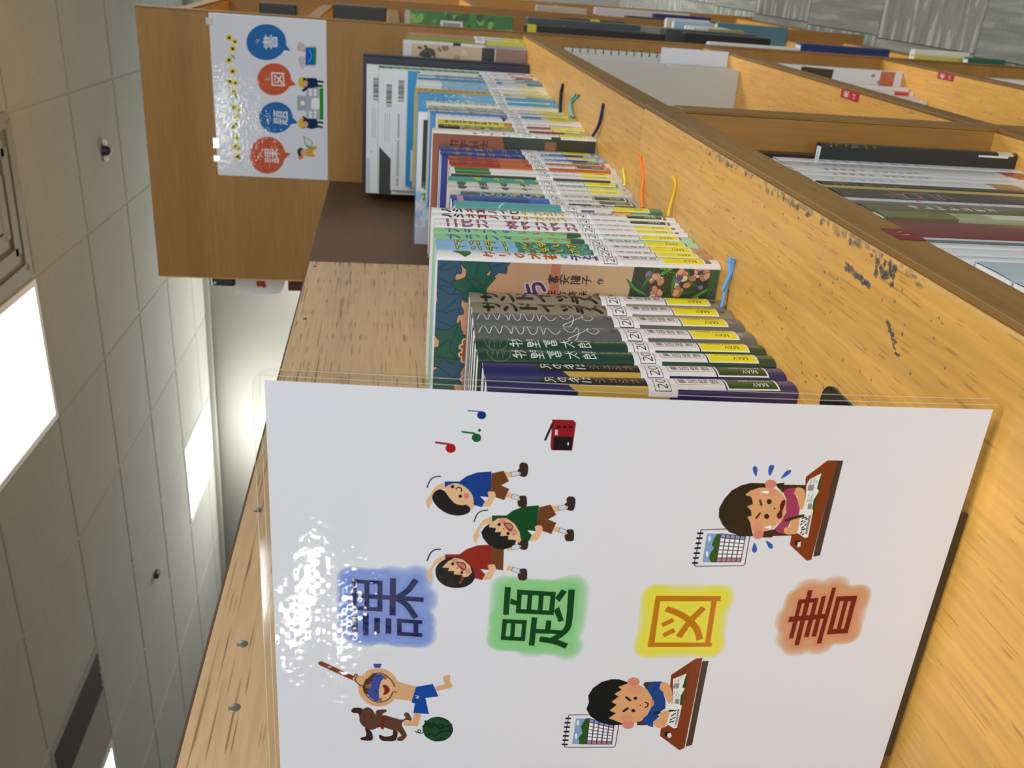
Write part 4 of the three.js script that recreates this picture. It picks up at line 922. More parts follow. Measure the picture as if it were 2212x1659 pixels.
const tiny = (c, x, y, n, step, s, col, sd) => { for (let k = 0; k < n; k++) { c.strokeStyle = col; c.lineWidth = s * 0.16; for (let q = 0; q < 4; q++) { const a = hash(k, sd, q) * s, b = hash(k, sd, q + 9) * s; c.beginPath(); if (q % 2) { c.moveTo(x, y + k * step + a); c.lineTo(x + s, y + k * step + a); } else { c.moveTo(x + b, y + k * step); c.lineTo(x + b * 0.8 + 0.1 * s, y + k * step + s); } c.stroke(); } } };
Object.assign(SPINES, {
  navyYellow(c, S, Hh) { R(c, '#211d5e', 0, 0, S, Hh); c.fillStyle = '#c9a548'; c.beginPath(); c.moveTo(0, 56); c.quadraticCurveTo(5, 47, S, 44); c.lineTo(S, 126); c.quadraticCurveTo(6, 124, 0, 112); c.fill(); c.fillStyle = '#191512'; c.beginPath(); c.moveTo(S * 0.3, 34); c.lineTo(S, 32); c.lineTo(S, 116); c.lineTo(S * 0.3, 113); c.fill(); column(c, '兄の名は', S * 0.36, 36, 7, 7.4, '#e8e4da', 0.75); column(c, 'ジェシカ', S * 0.36, 67, 6.6, 7.2, '#9a6650', 0.75); tiny(c, S * 0.6, 140, 5, 6, 4, '#8a7ab0', 3); },
  green(c, S, Hh) { R(c, '#13402d', 0, 0, S, Hh); c.strokeStyle = '#7d8a62'; c.lineWidth = 0.35; c.beginPath(); c.ellipse(S / 2, 14, S * 0.46, 7.5, 0, 0, 7); c.stroke(); for (let k = 0; k < 9; k++) { c.beginPath(); c.moveTo(S * 0.2 + k % 3 * 3, 9 + k * 1.2); c.lineTo(S * 0.5 + k % 4 * 1.6, 9.5 + k * 1.1); c.stroke(); } column(c, '牧野富太郎', S * 0.2, 22, 9.8, 11.4, '#e2e6dc', 0.75); tiny(c, S * 0.5, 80, 7, 3.6, 3, '#5d7f66', 4); },
  grey(c, S, Hh) { R(c, '#5e6160', 0, 0, S, Hh); c.strokeStyle = '#e6e6e4'; c.lineWidth = 0.55; 
    // a loose hand-written line that runs down the spine
    for (const pts of [[[3, 0.1], [7, 0.75], [10, 0.1], [14, 0.8], [17, 0.1], [21, 0.85], [24, 0.4], [25, 0.1], [28, 0.75], [30, 0.15], [33, 0.2], [36, 1.0], [38, 0.15], [42, 0.2], [46, 1.05], [46.5, 0.1], [50, 0.65], [53, 0.2], [56, 0.15], [59, 0.4]], [[32, 0.7], [40, 0.75]], [[62, 0.75], [64, 0.35], [68, 0.35], [72, 0.85], [71, 0.2], [67, -0.35], [63, -0.2], [70, 0.15], [77, 0.5], [80, 0.85], [78, 0.4], [82, 0.2], [86, 0.5], [83, 0.85], [90, 0.7]]]) { smooth(c, pts.map(([y, b]) => [S * (0.26 + b * 0.5), y]), false); c.stroke(); } column(c, '来太', S * 0.4, 93, 6, 6.6, '#26282a', 0.8); tiny(c, S * 0.4, 180, 2, 5, 3.5, '#b8b8b0', 5); },
  taupe(c, S, Hh) { R(c, '#8a7f6a', 0, 0, S, Hh); dabs(c, 260, ['#7d735f', '#948a76', '#81765f'], 0, 0, S, Hh, 0.3, 0.9, 5); column(c, 'サンドイッチク', S * 0.14, 8, 12.6, 13.2, '#1d1812', 2.3); tiny(c, S * 0.35, 182, 1, 5, 5, '#4a3a26', 7); },
  white(c, S, Hh) { R(c, '#e6e3e4', 0, 0, S, Hh); c.fillStyle = '#2c6a24'; c.beginPath(); c.moveTo(S * 0.5, 12); c.lineTo(S * 0.8, 15); c.lineTo(S * 0.68, 19); c.lineTo(S * 0.9, 24); c.lineTo(S * 0.4, 26); c.lineTo(S * 0.2, 21); c.lineTo(S * 0.38, 17); c.fill(); column(c, 'ゆりの木荘', S * 0.22, 34, 10, 11.6, '#c25a22', 1.6); column(c, 'の', S * 0.3, 93, 6.5, 10, '#2f8f8a', 1.2); column(c, '子どもたち', S * 0.22, 101, 8, 8.4, '#4a2f78', 1.4); R(c, '#6c5a50', S * 0.3, Hh - 12, S * 0.3, 5); },
  blue(c, S, Hh) { R(c, '#8ab6d8', 0, 0, S, Hh); R(c, '#3f8270', 0, 62, S, Hh); dabs(c, 90, ['#2f6d5a', '#5a9a7c', '#76ae86', '#2a5c52'], 0, 64, S, 90, 1, 3, 6); R(c, '#b48a66', 0, 170, S, 60); dabs(c, 20, ['#c39c7c', '#93684a'], 0, 172, S, 44, 1, 3, 8); column(c, 'マンチー', S * 0.25, 14, 9, 11.6, '#e2d22c', 1.0, '#4a4a22'); column(c, 'ク会いた', S * 0.25, 66, 9, 12, '#e2d22c', 1.0, '#3a4a22'); },
  mint(c, S, Hh) { R(c, '#8cc792', 0, 0, S, Hh); column(c, 'カラス', S * 0.2, 9, 12, 15, '#2a4f94', 1.5); column(c, 'の', S * 0.3, 55, 7.5, 10, '#2a4f94', 1.2); column(c, 'いいぶん', S * 0.25, 68, 9, 11.5, '#bb6a34', 1.3); c.fillStyle = '#355f45'; c.beginPath(); c.moveTo(0, 108); c.lineTo(S, 112); c.lineTo(S * 0.3, 124); c.fill(); R(c, '#a9cfae', 0, 196, S, 24); R(c, '#3c5c44', S * 0.3, 203, S * 0.35, 4); },
  pink(c, S, Hh) { R(c, '#e6e3e4', 0, 0, S, Hh); c.save(); c.scale(1, 1.1); for (const [q, w2] of [['#4a1c34', 1.9], ['#b65f86', 1.0]]) column(c, 'コロスキボ▽ス▽ス', S * 0.1, 9, S * 0.8, 11.4, q, w2); c.restore(); tiny(c, S * 0.3, 198, 2, 6, 4, '#4c4440', 9); },
  gold(c, S, Hh) { R(c, '#e4e2e2', 0, 0, S, Hh); column(c, 'ルシ', S * 0.15, 8, S * 0.66, 10, '#1f2430', 1.7); column(c, 'ネ草ルイロ', S * 0.15, 29, S * 0.64, 9.6, '#7c2a28', 1.5); column(c, 'ラカシス', S * 0.15, 78, S * 0.64, 9.6, '#cfa02c', 1.7); R(c, '#8a6a44', S * 0.2, Hh - 16, S * 0.7, 7); },
  teal(c, S, Hh) { R(c, '#5ba5a4', 0, 0, S, Hh); c.strokeStyle = '#d6ece8'; c.lineWidth = 1; c.beginPath(); c.moveTo(4, 40); c.quadraticCurveTo(S, 48, S * 0.8, 78); c.stroke(); R(c, '#6a6092', 0, 112, S, 17); R(c, '#cfe0cd', 0, 129, S, 16); R(c, '#d8742f', 0, 145, S, 20); for (let k = 0; k < 4; k++) { R(c, '#e8d6e6', 2 + k * S / 4, 114, 1.2, 14); R(c, '#f0c23c', 1 + k * S / 4, 147, 3, 7); R(c, '#f0c23c', 2 + k * S / 4, 156, 3, 7); } R(c, '#2c7a5e', 0, 180, S, 20); },
  cobalt(c, S, Hh) { R(c, '#1f3f9c', 0, 0, S, Hh); R(c, '#c58ab0', 3, 6, S * 0.5, 6); R(c, '#3a66c4', 0, 76, S, 24); R(c, '#10131c', 0, 100, S, 24); R(c, '#173f30', 0, 124, S, 60); for (const y of [138, 152]) R(c, '#c9d4cc', S * 0.3, y, S * 0.2, 10); R(c, '#a8a39a', 0, 184, S, 12); },
  wave(c, S, Hh) { R(c, '#4f6f7c', 0, 0, S, Hh); c.lineWidth = 1; for (let k = 0; k < 26; k++) { c.strokeStyle = k % 3 ? '#a9c4d2' : '#2f4450'; c.beginPath(); c.arc(S * (0.2 + 0.6 * hash(k, 3, 3)), 10 + k * 4.4, 4 + 4 * hash(k, 4, 4), 0, 4); c.stroke(); } column(c, 'ラカネルシ', S * 0.3, 30, 8, 22, '#c9bf4a', 1.4); R(c, '#274a4c', 0, 126, S, 60); R(c, '#a8a39a', 0, 172, S, 12); },
  brush(c, S, Hh) { R(c, '#cdcac0', 0, 0, S, Hh); column(c, '群来のうーハ', S * 0.16, 10, S * 0.7, 22, '#5d5c58', 2.4); tiny(c, S * 0.3, 124, 4, 7, 6, '#5c5a54', 12); tiny(c, S * 0.3, 184, 1, 5, 5, '#77736a', 12); },
  seaGreen(c, S, Hh) { R(c, '#4c9c88', 0, 0, S, Hh); column(c, 'のうルラシ', S * 0.25, 26, 10, 22, '#c4cf3c', 2.2); R(c, '#62ab9a', 0, 140, S, 20); R(c, '#d5d2c4', 0, 182, S, 10); },
  whiteGreen(c, S, Hh) { R(c, '#e6e4e2', 0, 0, S, Hh); R(c, '#3f7a3c', S * 0.15, 5, S * 0.6, 38); R(c, '#3b3f3c', 0, 0, S * 0.13, Hh); tiny(c, S * 0.45, 122, 7, 8, 5, '#333333', 14); R(c, '#d9d6bd', 0, 174, S, 20); R(c, '#c24a3a', S * 0.8, 160, S * 0.2, 30); },
  orange(c, S, Hh) { R(c, '#c4662e', 0, 0, S, Hh); R(c, '#a83c22', 0, 0, S, 56); column(c, '木草シ', S * 0.3, 10, 9, 15, '#6e1d16', 1.8); R(c, '#8a431c', S * 0.55, 60, 1.6, 70); tiny(c, S * 0.3, 84, 6, 8, 5, '#7a3416', 15); R(c, '#e2d8cf', 0, 180, S, 10); },
  indigo(c, S, Hh) { R(c, '#20358f', 0, 0, S, Hh); tiny(c, S * 0.3, 14, 7, 14, 9, '#8f8f5a', 16); R(c, '#4a86cc', 0, 108, S, 40); dabs(c, 26, ['#cfe0f0', '#8fb8e0', '#b8c25a'], 0, 108, S, 30, 1, 3, 9); R(c, '#8fa9c8', 0, 172, S, 30); dabs(c, 30, ['#5f7ea4', '#c7d6e6'], 0, 172, S, 22, 1, 2.5, 10); },
  dotted(c, S, Hh) { R(c, '#e2e1de', 0, 0, S, Hh); dabs(c, 16, ['#8fc4bf', '#d98a84', '#9fd0c8'], 0, 40, S, 90, 1.5, 3, 11); R(c, '#dcd8c8', 0, 190, S, 12); R(c, '#2f3c30', 0, 145, S, 12); },
  olive(c, S, Hh) { R(c, '#a5a070', 0, 0, S, Hh); R(c, '#2c302a', 0, 0, S, 26); dabs(c, 90, ['#5e5c38', '#3e3c28', '#8b8658', '#c8c39a'], 0, 24, S, 80, 1, 3.4, 12); R(c, '#8c4832', 0, 100, S, 60); R(c, '#b2ad86', 0, 160, S, 40); column(c, 'ロルコネ', S * 0.3, 6, 7, 8, '#d8c43c', 1); },
  yellow(c, S, Hh) { R(c, '#d9cb4a', 0, 0, S, Hh); tiny(c, S * 0.2, 8, 9, 8, 6, '#3c3a2a', 18); R(c, '#cf8a34', 0, 86, S, 20); R(c, '#9a5a48', 0, 106, S, 40); R(c, '#e0d87a', 0, 150, S, 60); },
  whiteBlue(c, S, Hh) { R(c, '#e6e6ea', 0, 0, S, Hh); R(c, '#93b8dc', S * 0.7, 0, S, Hh); c.fillStyle = '#35435c'; c.beginPath(); c.moveTo(S * 0.1, 88); c.lineTo(S, 82); c.lineTo(S, 102); c.fill(); tiny(c, S * 0.4, 20, 6, 9, 5, '#8a92a8', 19); },
  patterned(c, S, Hh) { R(c, '#b9b8aa', 0, 0, S, Hh); dabs(c, 120, ['#4f5a44', '#7c8f6a', '#d8d4c0', '#6f6a60', '#3c6a4c', '#9a8a70'], 0, 0, S, 150, 1, 3.4, 13); R(c, '#4d86c2', 0, 0, S * 0.3, 150); R(c, '#b9b24a', 0, 160, S, 40); },
  offWhite(c, S, Hh) { R(c, '#d9d6c9', 0, 0, S, Hh); tiny(c, S * 0.25, 20, 9, 12, 8, '#6f6b60', 20); dabs(c, 10, ['#191a16'], S * 0.2, 124, S * 0.5, 8, 1.5, 3, 14); R(c, '#ecebe4', 0, 0, S * 0.35, Hh); },
  sky(c, S, Hh) { R(c, '#4b9fd0', 0, 0, S, Hh); R(c, '#78b4d6', 0, 60, S, 60); dabs(c, 14, ['#b8d8e8', '#3a5a6c', '#d8d0b8'], 0, 20, S, 60, 1, 3, 15); },
  goldBlue(c, S, Hh) { R(c, '#cda93c', 0, 0, S, Hh); tiny(c, S * 0.2, 6, 12, 9, 6, '#8a6c22', 21); R(c, '#4f8fc0', S * 0.7, 0, S, Hh); R(c, '#d5cc8a', 0, 150, S, 70); },
  paleBlue(c, S, Hh) { R(c, '#dfe6ea', 0, 0, S, Hh); R(c, '#8fb9d6', 0, 40, S, 80); dabs(c, 30, ['#6a6e80', '#c8ccd4', '#7fa6c8'], 0, 30, S, 100, 1, 3, 16); R(c, '#e4e2c8', 0, 160, S, 60); },
  purpleText(c, S, Hh) { R(c, '#b9bfc6', 0, 0, S, Hh); R(c, '#dfe2e6', 0, 0, S, 30); dabs(c, 50, ['#4a3f70', '#5a4c50', '#b99a4a', '#3c3a44'], 0, 30, S, 100, 1, 3, 17); R(c, '#4a8ab8', 0, 0, S * 0.3, 140); R(c, '#3f7f9c', 0, 182, S, 30); },
  aqua(c, S, Hh) { R(c, '#dfe6e2', 0, 0, S, Hh); R(c, '#3f8fa8', 0, 100, S, 20); R(c, '#4a4248', S * 0.7, 0, S, 110); R(c, '#a03a3e', 0, 165, S, 30); },
  forest(c, S, Hh) { R(c, '#3f7c5c', 0, 0, S, Hh); R(c, '#cfd4dc', S * 0.75, 0, S, 180); for (let k = 0; k < 12; k++) R(c, '#7fb294', S * 0.2, 10 + k * 14, S * 0.3, 9); R(c, '#b8b4bc', 0, 180, S, 90); R(c, '#e8d8d6', 0, 240, S, 14); },
  photo(c, S, Hh) { R(c, '#dcdade', 0, 0, S, Hh); R(c, '#5a3f78', S * 0.7, 0, S, 160); R(c, '#3a2622', 0, 92, S, 14); R(c, '#a3a4a8', 0, 150, S, 80); },
  oliveGreen(c, S, Hh) { R(c, '#8f9440', 0, 0, S, Hh); R(c, '#c9c640', 0, 150, S, 80); },
  rose(c, S, Hh) { R(c, '#c48078', 0, 0, S, Hh); R(c, '#b8bcae', 0, 130, S, 50); R(c, '#c8c440', 0, 180, S, 40); },
  darkNavy(c, S, Hh) { R(c, '#1c2036', 0, 0, S, Hh); R(c, '#c4c2cc', S * 0.7, 210, S * 0.3, 60); },
  plainWhite(c, S, Hh) { R(c, '#dfe1e4', 0, 0, S, Hh); tiny(c, S * 0.3, 30, 10, 12, 5, '#9aa0a8', 22); },
  cyan(c, S, Hh) { R(c, '#2a93c6', 0, 0, S, Hh); R(c, '#dfe6ea', S * 0.1, 40, S * 0.4, 60); },
  // lower shelf
  silver(c, S, Hh) { R(c, '#b9bbbd', 0, 0, S, Hh); tiny(c, S * 0.3, 20, 9, 9, 5, '#7f8388', 30); R(c, '#9a2620', 0, Hh - 36, S, 26); },
  whiteRed(c, S, Hh) { R(c, '#dcdcde', 0, 0, S, Hh); tiny(c, S * 0.3, 30, 5, 9, 5, '#8a3a50', 31); tiny(c, S * 0.3, 80, 6, 8, 5, '#7a7a80', 32); R(c, '#b8402c', S * 0.3, Hh - 34, S * 0.7, 22); },
  whiteTan(c, S, Hh) { R(c, '#d6d8da', 0, 0, S, Hh); tiny(c, S * 0.3, 20, 7, 9, 4, '#9a9da2', 33); R(c, '#b07c48', 0, Hh - 86, S, 28); R(c, '#b8402c', S * 0.3, Hh - 34, S * 0.7, 22); },
  darkOlive(c, S, Hh) { R(c, '#2c2a1e', 0, 0, S, Hh); dabs(c, 30, ['#5a5a30', '#7a6a40'], 0, 10, S, 60, 1, 3, 34); R(c, '#c4bfae', 0, Hh - 26, S, 20); },
  blackPink(c, S, Hh) { R(c, '#26242a', 0, 0, S, Hh); R(c, '#c2ae62', S * 0.62, 0, S, Hh); column(c, 'ルロコラ', S * 0.14, 40, S * 0.44, 14, '#a86a7c', 1.8); R(c, '#b8402c', S * 0.4, Hh - 30, S * 0.6, 20); },
  whiteDots(c, S, Hh) { R(c, '#d4d6da', 0, 0, S, Hh); R(c, '#6c6a6c', 0, 0, S * 0.4, Hh); dabs(c, 14, ['#b23a4a'], S * 0.5, 50, S * 0.3, 90, 0.8, 1.5, 35); },
  oliveText(c, S, Hh) { R(c, '#5c5a36', 0, 0, S, Hh); tiny(c, S * 0.4, 40, 7, 11, 7, '#d4d8cc', 36); R(c, '#3f3c22', 0, 130, S, 60); },
  paleGreen(c, S, Hh) { R(c, '#a3aa82', 0, 0, S, Hh); R(c, '#d0d6c2', S * 0.3, 90, S, 100); R(c, '#6a6c44', 0, 0, S, 60); },
  wine(c, S, Hh) { R(c, '#701c24', 0, 0, S, Hh); R(c, '#a05a80', S * 0.9, 0, S * 0.1, Hh); },
  greyLine(c, S, Hh) { R(c, '#d8dadd', 0, 0, S, Hh); R(c, '#5f656a', 0, 0, S * 0.45, Hh); },
  logos(c, S, Hh) { R(c, '#dcdee2', 0, 0, S, Hh); c.fillStyle = '#c92f42'; c.beginPath(); c.moveTo(S * 0.35, 66); c.lineTo(S * 0.95, 60); c.lineTo(S * 0.95, 76); c.fill(); dabs(c, 9, ['#245a64'], S * 0.55, 80, S * 0.3, 20, 1.5, 2.6, 37); tiny(c, S * 0.4, 126, 7, 8, 6, '#33363a', 38); },
  lines(c, S, Hh) { R(c, '#d9dbe0', 0, 0, S, Hh); R(c, '#b4b8be', S * 0.45, 0, 1, Hh); tiny(c, S * 0.3, 110, 8, 8, 6, '#2c2e32', 39); },
  skyBlack(c, S, Hh) { R(c, '#b4c6d2', 0, 0, S, Hh); c.fillStyle = '#20252a'; c.beginPath(); c.moveTo(0, 96); c.lineTo(S, 112); c.lineTo(S, 150); c.lineTo(0, 160); c.fill(); R(c, '#98a4ae', 0, 70, S, 14); },
  deepTeal(c, S, Hh) { R(c, '#3f8296', 0, 0, S, Hh); R(c, '#c6cfce', S * 0.6, 0, S, Hh); },
});
const bookMat = [];
const pageMat = M.paperEdge;
// labels stuck around the spines
const rot = (c, w, h, f) => { c.save(); c.translate(0, h); c.rotate(-Math.PI / 2); f(h, w); c.restore(); };
const stickerTex = (w, h, f) => canvasTex(canvas(w, h, f));
const monthTex = (bg, ink, month, code) => stickerTex(160, 256, (c, w, h) => { c.fillStyle = '#e9e6e2'; c.fillRect(0, 0, w, h); c.fillStyle = bg; c.fillRect(9, 8, w, h - 16); c.fillStyle = ink; rot(c, w, h, (W2) => { c.font = '40px sans-serif'; c.fillText(month, 46, 52); c.font = '27px sans-serif'; c.fillText(code, 24, 84); }); });
const stickerMat = (t, rough = 0.45) => mat(0xffffff, rough, { map: t, clearcoat: 0.3, clearcoatRoughness: 0.3 });
const L = {
  year: stickerMat(stickerTex(256, 192, (c, w, h) => { c.fillStyle = '#e8e8ea'; c.fillRect(0, 0, w, h); c.strokeStyle = '#2c2c2e'; c.lineWidth = 4; c.strokeRect(34, 44, w, h - 88); c.fillStyle = '#1d1d1f'; c.font = '92px sans-serif'; c.fillText('2018', 44, 130); })),
  kind: stickerMat(stickerTex(176, 256, (c, w, h) => { c.fillStyle = '#e6e5e6'; c.fillRect(0, 0, w, h); c.strokeStyle = '#77777a'; c.lineWidth = 3; c.beginPath(); c.roundRect(34, 12, w, h - 24, 8); c.stroke(); rot(c, w, h, () => [ART_KA, ART_DAI, ART_TO, ART_SHO].forEach((l, k) => fitted(c, l, 46 + k * 55, 68, 46, '#232325'))); })),
  yellow: stickerMat(monthTex('#e9df0c', '#1c1c10', 'MAY', '2101807 MAMA')), june: stickerMat(monthTex('#e9df0c', '#1c1c10', 'JUN', '2101745 SASA')), green: stickerMat(monthTex('#17471d', '#dfe6dc', 'MAY', '2101812 BOY')), red: stickerMat(monthTex('#9c2024', '#f0dede', 'MAY', '2101690 MAMA')), pale: stickerMat(monthTex('#d6cf6a', '#55532c', 'MAY', '2101702 MAMA')), tealM: stickerMat(monthTex('#2d7388', '#d6e6ea', 'MAY', '2101711 MAMA')), darkG: stickerMat(monthTex('#3a4f2c', '#c6d0bc', 'MAY', '2101733 MAMA')),
};
function spinePath(T0, Wd, b) {                                  // outer profile seen from above, from the near fore-edge round the spine to the far one
  const pts = [[-T0 / 2, -Wd]], n = 10;
  for (let k = 0; k <= n; k++) { const a = Math.PI * (1 - k / n); pts.push([T0 / 2 * Math.cos(a), -b + b * Math.sin(a)]); }
  pts.push([T0 / 2, -Wd]); return pts;
}
function strip(pts, s0, s1, y0, y1, lift, flip) {              // a thin sticker that follows the profile between two arc lengths measured from the spine's middle
  const len = [0]; for (let k = 1; k < pts.length; k++) len.push(len[k - 1] + Math.hypot(pts[k][0] - pts[k - 1][0], pts[k][1] - pts[k - 1][1]));
  const mid = len[len.length - 1] / 2, at = (s) => { s += mid; let k = 1; while (k < len.length - 1 && len[k] < s) k++; const t = (s - len[k - 1]) / (len[k] - len[k - 1]), a = pts[k - 1], d = pts[k], nx = -(d[1] - a[1]), nz = d[0] - a[0], m = Math.hypot(nx, nz) || 1; return [a[0] + (d[0] - a[0]) * t + nx / m * lift, a[1] + (d[1] - a[1]) * t + nz / m * lift]; };
  const n = 14, pos = [], uv = [], idx = [];
  for (let k = 0; k <= n; k++) { const q = at(s0 + (s1 - s0) * k / n); for (const [y, v] of [[y0, 0], [y1, 1]]) { pos.push(q[0], y, q[1]); uv.push(k / n, v); } }
  for (let k = 0; k < n; k++) { const a = 2 * k; idx.push(a, a + 2, a + 1, a + 1, a + 2, a + 3); }
  const g = new THREE.BufferGeometry(); g.setAttribute('position', new THREE.Float32BufferAttribute(pos, 3)); g.setAttribute('uv', new THREE.Float32BufferAttribute(uv, 2)); g.setIndex(idx); g.computeVertexNormals();
  return g;
}
function coverGeometry(T0, Hh, Wd, b, bt, S) {
  const out = spinePath(T0, Wd, b), n = out.length, inn = spinePath(T0 - 2 * bt, Wd, Math.max(0.0003, b)).map(([x, z], k) => [x, k === 0 || k === n - 1 ? z : z - bt]);
  const pos = [], uv = [], idx = []; let nv = 0;
  const u = (k) => S.u0 + (S.u1 - S.u0) * Math.max(0, Math.min(1, (k - 1) / (n - 3)));
  const quad = (a, c, d, e, ua, uc, ud, ue) => { for (const [q, w] of [[a, ua], [c, uc], [d, ud], [e, ue]]) { pos.push(...q); uv.push(...w); } idx.push(nv, nv + 1, nv + 2, nv, nv + 2, nv + 3); nv += 4; };
  for (let k = 0; k < n - 1; k++) {
    const A = out[k], B = out[k + 1], C = inn[k], D = inn[k + 1];
    quad([A[0], 0, A[1]], [B[0], 0, B[1]], [B[0], Hh, B[1]], [A[0], Hh, A[1]], [u(k), S.v0], [u(k + 1), S.v0], [u(k + 1), S.v1], [u(k), S.v1]);
    quad([D[0], 0, D[1]], [C[0], 0, C[1]], [C[0], Hh, C[1]], [D[0], Hh, D[1]], [u(k + 1), S.v0], [u(k), S.v0], [u(k), S.v1], [u(k + 1), S.v1]);
    quad([A[0], Hh, A[1]], [B[0], Hh, B[1]], [D[0], Hh, D[1]], [C[0], Hh, C[1]], [u(k), S.v1], [u(k + 1), S.v1], [u(k + 1), S.v1], [u(k), S.v1]);
    quad([B[0], 0, B[1]], [A[0], 0, A[1]], [C[0], 0, C[1]], [D[0], 0, D[1]], [u(k + 1), S.v0], [u(k), S.v0], [u(k), S.v0], [u(k + 1), S.v0]);
  }
  for (const [o, q, s] of [[out[0], inn[0], 1], [inn[n - 1], out[n - 1], 1]]) quad([q[0], 0, q[1]], [o[0], 0, o[1]], [o[0], Hh, o[1]], [q[0], Hh, q[1]], [S.u0, S.v0], [S.u0, S.v0], [S.u0, S.v1], [S.u0, S.v1]);
  const g = new THREE.BufferGeometry(); g.setAttribute('position', new THREE.Float32BufferAttribute(pos, 3)); g.setAttribute('uv', new THREE.Float32BufferAttribute(uv, 2)); g.setIndex(idx); g.computeVertexNormals();
  return g;
}
// book(label, spine, x of its near face, thickness, height, z of its spine, options)
function book(label, key, x, T0, Hh, z, o = {}) {
  const Wd = o.w || (Hh > 0.205 ? 0.152 : 0.13), soft = o.soft, bt = soft ? 0.0006 : 0.0012, b = soft ? 0.0008 : Math.min(0.004, T0 * 0.2), y = o.y || 0;
  const t = thing('book', label, o.cat || 'book', x + T0 / 2, y + 0.0004, z, o.group);
  if (o.lean) t.rotation.z = o.lean;
  const S = slot(key, T0 * 1000, Hh * 1000);
  mesh('cover', coverGeometry(T0, Hh, Wd, b, bt, S), bookMat[S.atlas], t);
  const in_ = soft ? 0.0002 : 0.0006;
  const pg = box(-T0 / 2 + bt + 0.0001, soft ? 0.0001 : 0.0025, -Wd + in_, T0 / 2 - bt - 0.0001, Hh - in_, -b - bt - 0.0006);
  { const p = pg.attributes.position, uv = pg.attributes.uv; for (let k = 0; k < p.count; k++) uv.setXY(k, p.getX(k) * 40, p.getY(k) * 4); }
  mesh('page_block', pg, pageMat, t);
  const pts = spinePath(T0, Wd, b), l0 = o.labels;
  if (l0) {
    const dy = o.dy || 0, s0 = -Math.min(0.0085, T0 * 0.44), s1 = T0 / 2 + 0.006;
    mesh('year_label', strip(pts, -T0 / 2 - 0.004, s1, 0.0775 + dy, 0.096 + dy, 0.00028), L.year, t);
    mesh('subject_label', strip(pts, s0, s1, 0.0465 + dy, 0.0785 + dy, 0.0002), L.kind, t);
    mesh('month_label', strip(pts, s0, s1, 0.0115 + dy, 0.0455 + dy, 0.0002), L[l0], t);
  }
  if (o.cover) { const g = new THREE.BoxGeometry(0.0003, Hh - 0.001, Wd - b - 0.001); g.translate(-T0 / 2 - 0.0002, Hh / 2, -b - (Wd - b) / 2); const p = g.attributes.position, uv = g.attributes.uv; for (let k = 0; k < p.count; k++) uv.setXY(k, (p.getZ(k) + Wd) / Wd, p.getY(k) / Hh); mesh('front_cover', g, o.cover, t); }
  if (o.ribbon) ribbon(t, ...o.ribbon);
  return t;
}
// a ribbon bookmark that hangs out at the foot of the book on to the board (points are x, z on the board)
function ribbon(t, color, strands, w = 0.0022) {
  const gs = strands.map((pts, q) => { const c = new THREE.CatmullRomCurve3(pts.map(([x, z], k) => new THREE.Vector3(x - t.position.x, 0.0014 + 0.0012 * Math.sin(k * 2 + q) + (k === 0 ? 0.003 : 0), z - t.position.z))); const g = new THREE.TubeGeometry(c, 24, w / 2, 6, false); return g; });
  mesh('ribbon_bookmark', gs.length > 1 ? mergeGeometries(gs) : gs[0], mat(color, 0.6), t);
}
for (let a = 0; a < 2; a++) bookMat[a] = mat(0xffffff, 0.42, { map: canvasTex(ATLAS[a]), clearcoat: 0.55, clearcoatRoughness: 0.22 });

// ---------------------------------------------------------------- picture covers (millimetres on the cover; x = 0 at the fore-edge, spine at the right)
const coverMat = (w, h, k, f) => mat(0xffffff, 0.42, { map: canvasTex(canvas(Math.round(w * k), Math.round(h * k), (c) => { c.scale(k, k); f(c, w, h); })), clearcoat: 0.6, clearcoatRoughness: 0.2 });
const leaf = (c, x, y, r, a, col, line) => { c.save(); c.translate(x, y); c.rotate(a); c.fillStyle = col; c.strokeStyle = line; c.lineWidth = 0.5; c.beginPath(); const n = 5; for (let k = 0; k <= n * 2; k++) { const t = Math.PI * 2 * k / (n * 2), q = k % 2 ? r * 0.58 : r * (1.05 - 0.12 * (k % 4)); k ? c.quadraticCurveTo(q * 1.02 * Math.cos(t - 0.2), q * Math.sin(t - 0.2), q * Math.cos(t), q * Math.sin(t)) : c.moveTo(q, 0); } c.closePath(); c.fill(); c.stroke(); c.beginPath(); c.moveTo(-r * 0.5, 0); c.lineTo(r * 0.8, 0); c.stroke(); c.restore(); };
const blade = (c, x, y, l, a, w, col) => { c.save(); c.translate(x, y); c.rotate(a); c.fillStyle = col; c.strokeStyle = '#1d3a1c'; c.lineWidth = 0.4; c.beginPath(); c.moveTo(0, 0); c.quadraticCurveTo(l * 0.5, -w, l, 0); c.quadraticCurveTo(l * 0.5, w, 0, 0); c.fill(); c.stroke(); c.restore(); };
